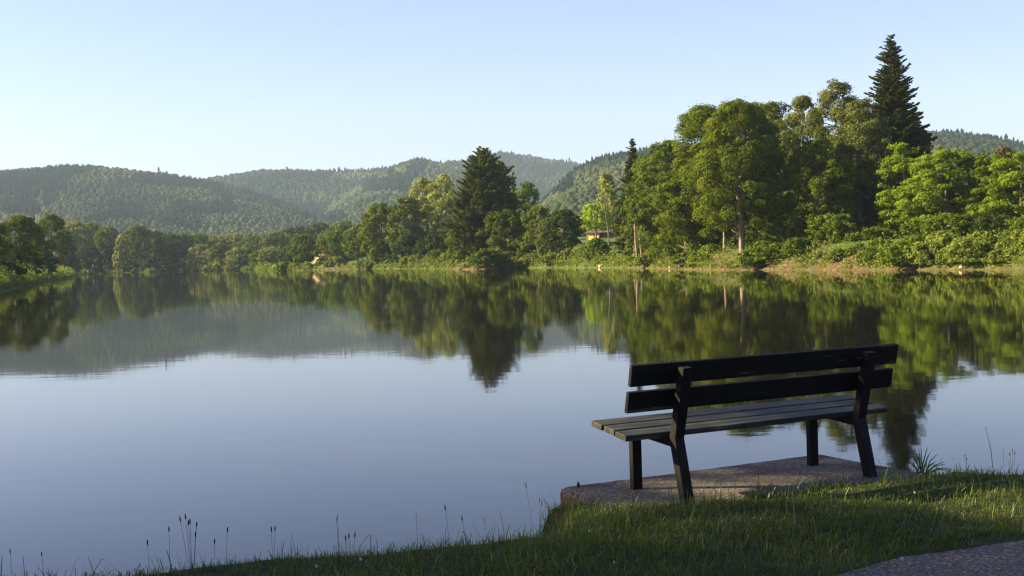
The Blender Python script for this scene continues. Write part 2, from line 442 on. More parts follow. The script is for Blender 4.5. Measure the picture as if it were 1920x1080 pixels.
def terrain(P):
    P = np.atleast_2d(np.asarray(P, float))
    s = sdist(P)
    R = np.hypot(P[:, 0], P[:, 1])
    az = np.degrees(np.arctan2(P[:, 0], P[:, 1]))
    nearf = 1 - sm(22, 40, R)
    # near bank
    zn = np.where(s > 0, .60 * sm(0, .75, s) + .0, np.maximum(s * 1.2, -1.2))
    bump = (fbm(P[:, 0] * 1.3, P[:, 1] * 1.3) - .5) * .10 * sm(.2, 1.0, s)
    onp = sm(-.25, .1, path_side(P))
    zn = zn + bump * (1 - onp)
    uu = (P - O_) @ U_; vv = (P - O_) @ V_
    wz = sm(-1.0, -.5, uu) * (1 - sm(1.9, 2.4, uu)) * (s > 0) * sm(-1.2, -.6, vv)
    front = np.interp(uu, [-.38, 0, .5, 1.45, 1.8], [.12, -.06, -.12, -.20, -.22])
    tgt = .60 + .022 * (1 - sm(-.06, .03, vv - front)) - .035 * sm(-.04, .03, vv - front) - .05 * sm(.2, .7, vv)
    zn = zn * (1 - wz) + (tgt + bump * .25) * sm(0, .22, s) * wz
    # far banks
    slope = np.interp(az, [-30, -12, -6, -2, 2.5, 5.5, 8, 30], [.012, .012, .02, .03, .078, .078, .05, .05])
    bh = np.interp(az, [-24, -20.5, -18.5, -11, -9.5, -4, 0, 8, 24], [3.6, 2.4, .5, .4, .7, 1.2, 1.6, 1.7, 2.0])
    zf = np.where(s > 0, bh * (1 - np.exp(-s / 2.6)) + slope * np.minimum(s, 130), np.maximum(s * .3, -2.0))
    zf = zf + np.where(s > 0, (fbm(P[:, 0] * .35, P[:, 1] * .35) - .5) * 1.1 * sm(.3, 4, s), 0)
    return zn * nearf + zf * (1 - nearf)
def tz(x, y):
    return float(terrain([[x, y]])[0])

# ------------------------------------------------------------------ ground sheet
az = np.radians(np.concatenate([np.arange(-180, -32, 4.0), np.arange(-32, 32, .14), np.arange(32, 180.1, 4.0)]))
rr = np.concatenate([[.3], np.exp(np.linspace(np.log(1.5), np.log(40), 230)), np.exp(np.linspace(np.log(40.5), np.log(700), 330)), np.exp(np.linspace(np.log(720), np.log(6500), 24))])
AZ, RR = np.meshgrid(az, rr)
GP = np.stack([np.sin(AZ) * RR, np.cos(AZ) * RR], -1).reshape(-1, 2)
GZ = terrain(GP)
na, nrr = len(az), len(rr)
i = np.arange(nrr - 1)[:, None] * na; j = np.arange(na - 1)[None]
GF = np.stack([i + j, i + j + 1, i + na + j + 1, i + na + j], -1).reshape(-1, 4)[:, ::-1]
ground = mesh_from("ground", np.column_stack([GP, GZ]), GF, M['ground'], smooth=True)
gs = sdist(GP)
gR = np.hypot(*GP.T)
gaz = np.degrees(np.arctan2(GP[:, 0], GP[:, 1]))
earthy = np.interp(gaz, [-23, -19, -14, -9.5, -9, -7.5, -7, -3.5, -2.5, -.2, .3, 3, 6, 9, 17, 18, 24], [.6, .3, .2, .2, 1, .9, .2, .3, 1, 1, .2, .3, .6, 1, 1, .3, .3])
bk = earthy * (1 - sm(1.5, 6.0, gs + (fbm(GP[:, 0] * .5, GP[:, 1] * .5) - .5) * 5)) * sm(35, 60, gR) * sm(.25, .5, fbm(GP[:, 0] * .9 + 9, GP[:, 1] * .9) )
bk = np.maximum(bk, (np.abs(gs) < .4) * sm(35, 60, gR) * .6 * (gaz > 7.5))
a_ = ground.data.attributes.new("bank", 'FLOAT', 'POINT'); a_.data.foreach_set("value", bk.astype(np.float32))
tag(ground, kind='structure')

# water
W = mesh_from("water", [(-700, 2, 0), (700, 2, 0), (700, 900, 0), (-700, 900, 0)], np.array([[0, 1, 2, 3]]), M['water'])
tag(W, kind='structure')

# path sheet
pv = []
xs = np.linspace(-6, 14, 60)
ye = np.interp(xs, pe[:, 0], pe[:, 1]) + (fbm(xs * 3, xs * 0) - .5) * .12
for x_, y_ in zip(xs, ye): pv += [(x_, y_, .612), (x_, y_ - .5, .618), (x_, y_ - 4.2, .618)]
k = np.arange(59)[:, None] * 3
pq = np.concatenate([np.stack([k[:, 0] + q, k[:, 0] + q + 1, k[:, 0] + q + 4, k[:, 0] + q + 3], -1) for q in (0, 1)])[:, ::-1]
path = mesh_from("path", pv, pq, M['asphalt'])
for v in path.data.vertices: pass
tag(path, kind='structure')

# ------------------------------------------------------------------ hills
def ridge(name, crest, D0, Dc, seed, gully=.22, z0=4, back=500, lift=6.0):
    rs = np.random.RandomState(seed)
    px = np.array([c[0] for c in crest], float); py = np.array([c[1] for c in crest], float)
    X = np.linspace(px[0], px[-1], int((px[-1] - px[0]) / 6) + 2)
    Y = np.interp(X, px, py)
    kk = np.ones(9) / 9; Yp = np.pad(Y, 4, mode='edge'); Y = np.convolve(Yp, kk, 'valid')
    d = FW[None] + RT[None] * ((X - 960) / F_PX)[:, None] + UP[None] * ((540 - Y) / F_PX)[:, None]
    T = np.concatenate([np.linspace(0, 1, 46), [1.08, 1.25, 1.6]])
    V = np.zeros((len(T), len(X), 3))
    dc = Dc * (1 + .06 * (fbm(X * .004 + seed, X * 0 + 3) - .5))
    zc = EYE + d[:, 2] / d[:, 1] * dc - lift
    for q, t in enumerate(T):
        D = D0 + (dc - D0) * t if t <= 1 else dc + back * (t - 1) / .6
        V[q, :, 0] = d[:, 0] / d[:, 1] * D
        V[q, :, 1] = D
        if t <= 1:
            prof = (t ** 1.25) * .75 + .25 * (t * t * (3 - 2 * t))
            g = (fbm(V[q, :, 0] * .0042 + seed + t * .9, V[q, :, 1] * .0016 + t * 1.1, 5) - .5) * 2
            V[q, :, 2] = z0 + (zc - z0) * prof + g * gully * (zc - z0) * (4 * t * (1 - t)) ** .8
        else:
            V[q, :, 2] = zc * (1 - .7 * ((t - 1) / .6) ** 1.3)
    n = len(X)
    ii = np.arange(len(T) - 1)[:, None] * n; jj = np.arange(n - 1)[None]
    Fq = np.stack([ii + jj, ii + jj + 1, ii + n + jj + 1, ii + n + jj], -1).reshape(-1, 4)
    o = mesh_from(name, V.reshape(-1, 3), Fq, M['hillsoil'], smooth=True)
    tag(o, kind='structure')
    return V, T, X, Y

# low poly crowns used by the far woods
def dome_proto(n=7, seed=0, conifer=False):
    if conifer:
        V = [(0, 0, 1.0)]; T = []
        for k_, (z, r) in enumerate(((.72, .16), (.62, .10), (.38, .27), (.30, .2), (.0, .36))):
            for a in range(n):
                V.append((r * cos(2 * pi * a / n + k_), r * sin(2 * pi * a / n + k_), z))
        T = [(0, 1 + a, 1 + (a + 1) % n) for a in range(n)]
        for k_ in range(4):
            for a in range(n):
                p, q = 1 + k_ * n + a, 1 + k_ * n + (a + 1) % n
                T += [(p, p + n, q + n), (p, q + n, q)]
    else:
        V = [(0, 0, 1.0)]
        for k_, (z, r) in enumerate(((.86, .30), (.55, .48), (.2, .52), (-.1, .40))):
            for a in range(n):
                V.append((r * cos(2 * pi * (a + .5 * k_) / n), r * sin(2 * pi * (a + .5 * k_) / n), z))
        T = [(0, 1 + a, 1 + (a + 1) % n) for a in range(n)]
        for k_ in range(3):
            for a in range(n):
                p, q = 1 + k_ * n + a, 1 + k_ * n + (a + 1) % n
                T += [(p, p + n, q + n), (p, q + n, q)]
    return np.array(V), np.array(T)
PB = dome_proto(7); PC = dome_proto(6, conifer=True)
def far_wood(name, pts, size, con, tint, seed, label):
    rs = np.random.RandomState(seed)
    out_V = []; out_T = []; out_c = []; base = 0
    for proto, mask in ((PB, ~con), (PC, con)):
        P = pts[mask]; s = size[mask]; c = tint[mask]
        if not len(P): continue
        v, t = proto
        m = len(P)
        th = rs.rand(m) * 6.28
        jit = 1 + (rs.rand(m, len(v)) - .5) * (.42 if proto is PB else .3)
        x = v[None, :, 0] * jit; y = v[None, :, 1] * jit; z = v[None, :, 2] * (1 + (jit - 1) * .6)
        w = s[:, None] * (.9 + .5 * rs.rand(m, 1)); h = s[:, None] * (.8 + .5 * rs.rand(m, 1)) * (1.0 if proto is PB else 1.25)
        X = P[:, None, 0] + w * (x * np.cos(th)[:, None] - y * np.sin(th)[:, None])
        Y = P[:, None, 1] + w * (x * np.sin(th)[:, None] + y * np.cos(th)[:, None])
        Z = P[:, None, 2] + h * z - .1 * h
        out_V.append(np.stack([X, Y, Z], -1).reshape(-1, 3))
        out_T.append((t[None] + (np.arange(m) * len(v))[:, None, None] + base).reshape(-1, 3))
        out_c.append(np.repeat(c, len(t)) + (rs.rand(m * len(t)) - .5) * .12)
        base += m * len(v)
    o = mesh_from(name, np.concatenate(out_V), np.concatenate(out_T), M['hillwood'], smooth=True, tint=np.clip(np.concatenate(out_c), 0, 1))
    tag(o, label, 'forest', kind='stuff')
    return o
def forest_on(name, rd, spacing, size, seed, label, conifer_rects=(), clear_rects=(), con_amt=.64):
    V, T, X, Y = rd
    rs = np.random.RandomState(seed)
    nt_, nx = V.shape[:2]
    # arc lengths
    width = np.abs(V[nt_ // 2, -1, 0] - V[nt_ // 2, 0, 0]); depth = np.linalg.norm(V[45, nx // 2] - V[0, nx // 2])
    n = int(width * depth / spacing ** 2)
    tq = rs.rand(n) ** .85 * 46.2; xq = rs.rand(n) * (nx - 1.001)
    tq = np.concatenate([tq, 45 + rs.rand(n // 18) * 1.0]); xq = np.concatenate([xq, rs.rand(n // 18) * (nx - 1.001)])
    a = tq.astype(int); b = xq.astype(int); fa = (tq - a)[:, None]; fb = (xq - b)[:, None]
    P = (V[a, b] * (1 - fa) + V[a + 1, b] * fa) * (1 - fb) + (V[a, b + 1] * (1 - fa) + V[a + 1, b + 1] * fa) * fb
    # picture coordinates used only to lay out the stands of conifers
    rel = P - np.array([0, 0, EYE]); dd = rel @ FW
    sx = 960 + F_PX * (rel @ RT) / dd; sy = 540 - F_PX * (rel @ UP) / dd
    nz = fbm(P[:, 0] * .006 + seed, P[:, 1] * .003, 3)
    con = nz > con_amt
    for (x0, y0, x1, y1, w) in conifer_rects:       # strips (line segment + half width)
        ab = np.array([x1 - x0, y1 - y0], float); q = np.stack([sx - x0, sy - y0], -1)
        t = np.clip((q @ ab) / (ab @ ab), 0, 1)
        d = np.hypot(*(q - t[:, None] * ab).T)
        con |= d < w * (.8 + .5 * fbm(sx * .05, sy * .05))
    tint = .52 + (rs.rand(len(P)) - .5) * .30 + (fbm(P[:, 0] * .011, P[:, 1] * .007 + 5, 4) - .5) * 1.5
    tint[con] = rs.rand(con.sum()) * .14
    s = size * .80 * np.exp(rs.normal(size=len(P)) * .17)
    s[con] *= 1.25
    keep = np.ones(len(P), bool)
    for (x0, y0, x1, y1) in clear_rects:
        keep &= ~((sx > x0) & (sx < x1) & (sy > y0) & (sy < y1))
    return far_wood(name, P[keep], s[keep], con[keep], np.clip(tint[keep], 0, 1), seed, label)

rA = ridge("hill", [(-360, 350), (-150, 330), (0, 319), (60, 314), (150, 310), (220, 313), (300, 323), (390, 337), (450, 351), (520, 373), (600, 400), (680, 428)], 850, 1900, 3)
rB = ridge("hill", [(300, 352), (390, 332), (440, 325), (480, 320), (560, 318), (590, 322), (640, 321), (700, 317), (760, 312), (860, 306)], 1500, 2500, 8, gully=.16)
rC = ridge("hill", [(540, 436), (600, 403), (650, 362), (700, 330), (735, 311), (765, 299), (790, 295), (812, 301), (850, 312), (900, 332), (960, 358), (1020, 380), (1090, 400)], 900, 2200, 14, gully=.2)
rD = ridge("hill", [(780, 314), (840, 304), (880, 300), (925, 289), (950, 286), (1000, 294), (1050, 302), (1085, 306), (1150, 312), (1280, 330)], 1800, 2750, 21, gully=.12)
rE = ridge("hill", [(940, 440), (985, 405), (1030, 362), (1062, 326), (1095, 303), (1130, 290), (1180, 281), (1240, 275), (1320, 268), (1450, 262), (1560, 258), (1650, 248), (1725, 242), (1765, 241), (1800, 245), (1850, 253), (1905, 265), (2000, 285), (2200, 320)], 430, 1250, 27, gully=.15)
forest_on("hill_forest", rA, 4.9, 5.8, 1, "mixed wood covering the broad left hill", [(136, 322, 92, 382, 10), (60, 395, 20, 395, 14), (255, 340, 400, 352, 8), (220, 402, 260, 402, 14), (340, 395, 430, 395, 11), (310, 420, 370, 428, 8), (395, 350, 430, 375, 10)])
forest_on("hill_forest", rB, 6.6, 8.0, 2, "hazy wood on the saddle between the left and middle hills", [(520, 335, 620, 330, 6), (530, 390, 600, 400, 14)])
forest_on("hill_forest", rC, 5.8, 7.2, 3, "wood on the pointed middle hill with dark conifer stands", [(690, 352, 760, 352, 12), (775, 330, 795, 305, 12), (735, 330, 770, 345, 7), (600, 425, 640, 415, 10)])
forest_on("hill_forest", rD, 8.0, 9.5, 4, "wood on the most distant rounded hill", [(1000, 330, 1060, 318, 12), (900, 300, 960, 295, 5)])
forest_on("hill_forest", rE, 4.1, 5.0, 5, "wood on the near hill behind the right bank trees", [(1060, 350, 1000, 360, 16), (1110, 305, 1230, 285, 8)], con_amt=.66)

# ------------------------------------------------------------------ trees
def leaf_cards(C, Nrm, size, rs, aspect=.62):
    """one rhombic card per centre"""
    n = len(C)
    Nrm = Nrm / (np.linalg.norm(Nrm, axis=1)[:, None] + 1e-9)
    rnd = rs.normal(size=(n, 3))
    A = np.cross(Nrm, rnd); A /= np.linalg.norm(A, axis=1)[:, None] + 1e-9
    Bv = np.cross(Nrm, A)
    s = (size * (.65 + .7 * rs.rand(n)))[:, None]
    V = np.stack([C - A * s * .5, C - Bv * s * aspect * .5 + A * s * .08, C + A * s * .5, C + Bv * s * aspect * .5 + A * s * .08], 1).reshape(-1, 3)
    return V, np.arange(n * 4).reshape(-1, 4)

def limbs(mb, H, h0, R, targets, r0, rs, lean=(0, 0)):
    """trunk with a slight bend plus limbs that reach out into the crown"""
    zs = np.linspace(-.6, H * .92, 9)
    bx = np.cumsum(rs.normal(size=9)) * .02 * H * .4; by = np.cumsum(rs.normal(size=9)) * .02 * H * .4
    t = np.clip(zs / H, 0, 1)
    P = np.stack([bx - bx[0] + lean[0] * t * H, by - by[0] + lean[1] * t * H, zs], -1)
    Rd = r0 * (1 - t) ** .8 * np.where(zs < .3, 1.35, 1.0) + .02
    mb.tube(P, Rd, 8)
    for c in targets:
        zt = max(h0 * .75, c[2] - rs.uniform(.25, .5) * (abs(c[0]) + abs(c[1]) + .5))
        zt = min(zt, H * .8)
        q = np.array([np.interp(zt, zs, P[:, 0]), np.interp(zt, zs, P[:, 1]), zt])
        mid = (q + c) / 2 + rs.normal(size=3) * .25 + np.array([0, 0, -.3])
        rb = r0 * (1 - zt / H) ** .8 * .45 + .03
        mb.tube([q, mid, c], [rb, rb * .6, rb * .25], 5, cap=False)

PROF = {
    'oak': lambda t: np.sqrt(np.clip(1 - np.abs((t - .42) / .60) ** 2.3, 0, 1)),
    'round': lambda t: np.sqrt(np.clip(1 - ((t - .5) / .52) ** 2, 0, 1)),
    'tall': lambda t: np.sqrt(np.clip(1 - np.abs((t - .38) / .63) ** 2, 0, 1)),
    'bush': lambda t: np.sqrt(np.clip(1 - (np.clip(t, 0, 1) / 1.02) ** 2.2, 0, 1)),
    'cone': lambda t: (1 - np.clip(t, 0, 1) * .96) ** .62 * np.clip(t * 5 + .45, 0, 1),
    'column': lambda t: np.clip(1 - np.abs((t - .4) / .62) ** 3, 0, 1) ** .6,
}
def broadleaf(name, base, H, h0, R, kind, mat, ls, seed, gap=1.0, lean=(0, 0), bark='bark', trunk_r=None, flat=.72, crs=1.0):
    rs = np.random.RandomState(seed)
    Hc = H - h0
    Reff = (R + Hc / 2) / 2
    cr0 = np.clip(.20 * min(Reff, 1.35 * R + .2), .22, 2.4) * crs
    ncl = int(np.clip(R * R * (Hc / 2) / cr0 ** 3 * 1.45 * gap, 12, 230 if crs == 1 else 420))
    t = rs.rand(ncl) ** .9
    th = rs.rand(ncl) * 2 * pi
    ph = rs.rand(3) * 6.28
    lob = 1 + (.30 if kind == 'bush' else .16) * np.sin(2 * th + ph[0]) + .13 * np.sin(3 * th + ph[1] + 5 * t) + .10 * np.sin(9 * t + ph[2] + th)
    env = R * PROF[kind](t) * lob
    rad = env * np.sqrt(rs.uniform(.22, 1.0, ncl))
    cr = cr0 * np.exp(rs.normal(size=ncl) * .28) * 1.0
    C = np.stack([rad * np.cos(th), rad * np.sin(th), h0 + t * (Hc - cr0 * .6)], -1)
    rmax = np.maximum(np.hypot(C[:, 0], C[:, 1]), 1e-3)
    lim = np.maximum(env * 1.02 - cr * .55, 0.05 * R)
    f = np.minimum(1, lim / rmax); C[:, 0] *= f; C[:, 1] *= f
    # stray outer tufts that break the outline
    st = rs.rand(ncl) < .30
    ka = rs.uniform(.88, 1.04, ncl) * env / np.maximum(np.hypot(C[:, 0], C[:, 1]), .2 * R + .05)
    C[st, 0] *= ka[st]; C[st, 1] *= ka[st]; cr[st] *= .52
    C[st, 2] += rs.normal(size=st.sum()) * cr0 * .5
    C[:, 2] = np.minimum(C[:, 2], H - cr * flat)
    up_ = st & (t > 2); C[up_, 2] += cr0 * rs.uniform(.0, .45, up_.sum())
    C[0] = (rs.normal() * R * .08, rs.normal() * R * .08, H - cr[0] * flat)
    C[:, 0] += lean[0] * C[:, 2]; C[:, 1] += lean[1] * C[:, 2]
    Vs = []; Ns = []; tn = []
    for c, r in zip(C, cr):
        m = int(np.clip(4 * pi * r * r * .80 / (ls * ls * .5) * .70, 12, 1700))
        d = rs.normal(size=(m, 3)); d[:, 2] += .25; d /= np.linalg.norm(d, axis=1)[:, None]
        # ragged clumps: several sub-lobes
        k_ = rs.normal(size=(5, 3)); k_ /= np.linalg.norm(k_, axis=1)[:, None]
        lobe = np.max(d @ k_.T, axis=1)
        q = r * (.55 + .5 * np.clip(lobe, 0, 1) ** 2) * (1 - .35 * rs.rand(m) ** 2)
        p = c + d * q[:, None] * np.array([1, 1, flat])
        Vs.append(p); Ns.append(d + rs.normal(size=(m, 3)) * .38 + np.array([0, 0, .2]))
        tn.append(np.clip(.48 + (rs.rand() - .5) * .5 + (rs.rand(m) - .5) * .5, 0, 1))
    # loose outer twigs
    m = int(ncl * 10)
    k2 = rs.randint(0, ncl, m); d = rs.normal(size=(m, 3)); d /= np.linalg.norm(d, axis=1)[:, None]
    p = C[k2] + d * (cr[k2] * rs.uniform(.9, 1.25, m))[:, None] * np.array([1, 1, .85]); Vs.append(p); Ns.append(d); tn.append(rs.rand(m))
    P = np.concatenate(Vs)
    P[:, 2] = np.maximum(P[:, 2], .05)
    V, Q = leaf_cards(P, np.concatenate(Ns), ls, rs)
    root = empty(name, base)
    mesh_from("crown", V, Q, M[mat], root, tint=np.concatenate(tn))
    mb = MB()
    k3 = rs.permutation(ncl)[:min(ncl, 14)]
    limbs(mb, H, max(h0, H * .15), R, C[k3] * np.array([.92, .92, 1]), trunk_r or (.022 * H + .03), rs, lean)
    mb.build("trunk", M[bark], root, smooth=True)
    return root

def conifer(name, base, H, h0, R, mat, ls, seed, power=.85, dens=1.0, droop=.18, lean=(0, 0), bark='barkdark', irregular=.25, asc=0.0, cap=9):
    rs = np.random.RandomState(seed)
    Vs = []; Qs = []; tn = []; n0 = 0
    z = h0; mb = MB()
    t_ = np.linspace(0, 1, 8)
    mb.tube(np.stack([t_ * H * lean[0], t_ * H * lean[1], -.5 + t_ * (H + .3)], -1), (.016 * H + .05) * (1 - t_) ** .9 + .02, 8)
    step = max(.26, H * .022)
    while z < H * .985:
        t = (z - h0) / (H - h0)
        Lr = R * min((1 - t) ** power, cap) + .12
        if t < .12: Lr *= .72 + 2.3 * t
        nb = max(4, int((6 + 6 * (1 - t)) * dens))
        a0 = rs.rand() * 6.28
        for b in range(nb):
            a = a0 + 2 * pi * b / nb + rs.normal() * .25
            L = Lr * (1 + irregular * rs.normal() * .6) * (.75 + .35 * rs.rand())
            if L < .15: continue
            zb = z + rs.uniform(-1.4, 1.4) * step
            m = int(np.clip(L * L * .55 / (ls * ls * .36) * 1.05 + L / ls * 2.6, 6, 900))
            s = rs.rand(m) ** .7
            w = .30 * L * (1 - s) ** .7 * np.minimum(1, s * 4 + .25) + .04
            lat = (rs.rand(m) * 2 - 1) * w
            up = asc + (.42 * t)            # upper branches rise
            zz = zb + s * L * (up - droop) + (s ** 2.2) * L * droop * .9 - np.abs(lat) * .35 - rs.rand(m) * .10 * L * (1 - s * .5)
            dx, dy = cos(a), sin(a)
            C = np.stack([dx * s * L - dy * lat, dy * s * L + dx * lat, zz], -1)
            C[:, 0] += lean[0] * zz; C[:, 1] += lean[1] * zz
            # needle card along an outward direction, fanned to the side
            fan = lat / (w + 1e-3) * .8 + rs.normal(size=m) * .25
            D = np.stack([dx * np.cos(fan) - dy * np.sin(fan), dy * np.cos(fan) + dx * np.sin(fan), rs.normal(size=m) * .25 + up * .8 - .1], -1)
            D /= np.linalg.norm(D, axis=1)[:, None]
            S = np.cross(D, np.array([0, 0, 1.0]) + rs.normal(size=(m, 3)) * .5); S /= np.linalg.norm(S, axis=1)[:, None] + 1e-9
            l_ = (ls * (.9 + .7 * rs.rand(m)))[:, None]; wd = l_ * .22
            V = np.stack([C - D * l_ * .5, C - S * wd, C + D * l_ * .6, C + S * wd], 1).reshape(-1, 3)
            Vs.append(V); tn.append(np.clip(.42 + (rs.rand() - .5) * .35 + (rs.rand(m) - .5) * .5 + .15 * s, 0, 1))
            if L > .9 and b % 2 == 0:
                mb.tube([(lean[0] * zb, lean[1] * zb, zb), (dx * L * .5 + lean[0] * zb, dy * L * .5 + lean[1] * zb, zb + .5 * L * (up - droop)), (dx * L * .85 + lean[0] * zb, dy * L * .85 + lean[1] * zb, zb + .85 * L * (up - droop * .6))],
                        [.012 * L + .02, .008 * L + .012, .008], 4, cap=False)
        z += step * (.8 + .4 * rs.rand())
    V = np.concatenate(Vs); Q = np.arange(len(V)).reshape(-1, 4)
    root = empty(name, base)
    mesh_from("crown", V, Q, M[mat], root, tint=np.concatenate(tn))
    mb.build("trunk", M[bark], root, smooth=True)
    return root

def plant(kind, px, D, topy, hw, boty, mat, label, cat='tree', group=None, name=None, seed=None, gap=1.0, **kw):
    """tree whose crown spans photo column px, with its top at topy; D = depth in metres"""
    top = at_dist(px, topy, D)
    for _k in range(60):
        if sdist([[top[0], top[1]]])[0] > 2.5: break
        D += 3.0
        top = at_dist(px, topy, D)
    x, y = top[0], top[1]
    zb = tz(x, y)
    H = top[2] - zb
    R = hw * D / F_PX
    h0 = max(0.0, at_dist(px, boty, D)[2] - zb)
    if kind == 'bush': h0 = 0.0
    if kind in ('bush',): h0 = -.1
    h0 = min(h0, H * .72)
    ls = float(np.clip(D * .00155, .15, .9))
    seed = seed if seed is not None else int(abs(px) * 7 + topy * 3 + D)
    nm = name or {'oak': 'oak_tree', 'round': 'broadleaf_tree', 'tall': 'poplar_tree', 'column': 'narrow_tree', 'bush': 'bushy_tree', 'cone': 'fir_tree', 'spruce': 'spruce_tree', 'fir': 'fir_tree'}[kind]
    if kind in ('spruce', 'fir'):
        o = conifer(nm, (x, y, zb), H, h0, R, mat, ls * 1.45, seed, **kw)
    else:
        o = broadleaf(nm, (x, y, zb), H, h0, R, kind, mat, ls, seed, gap, **kw)
    tag(o, label, cat, group)
    return o

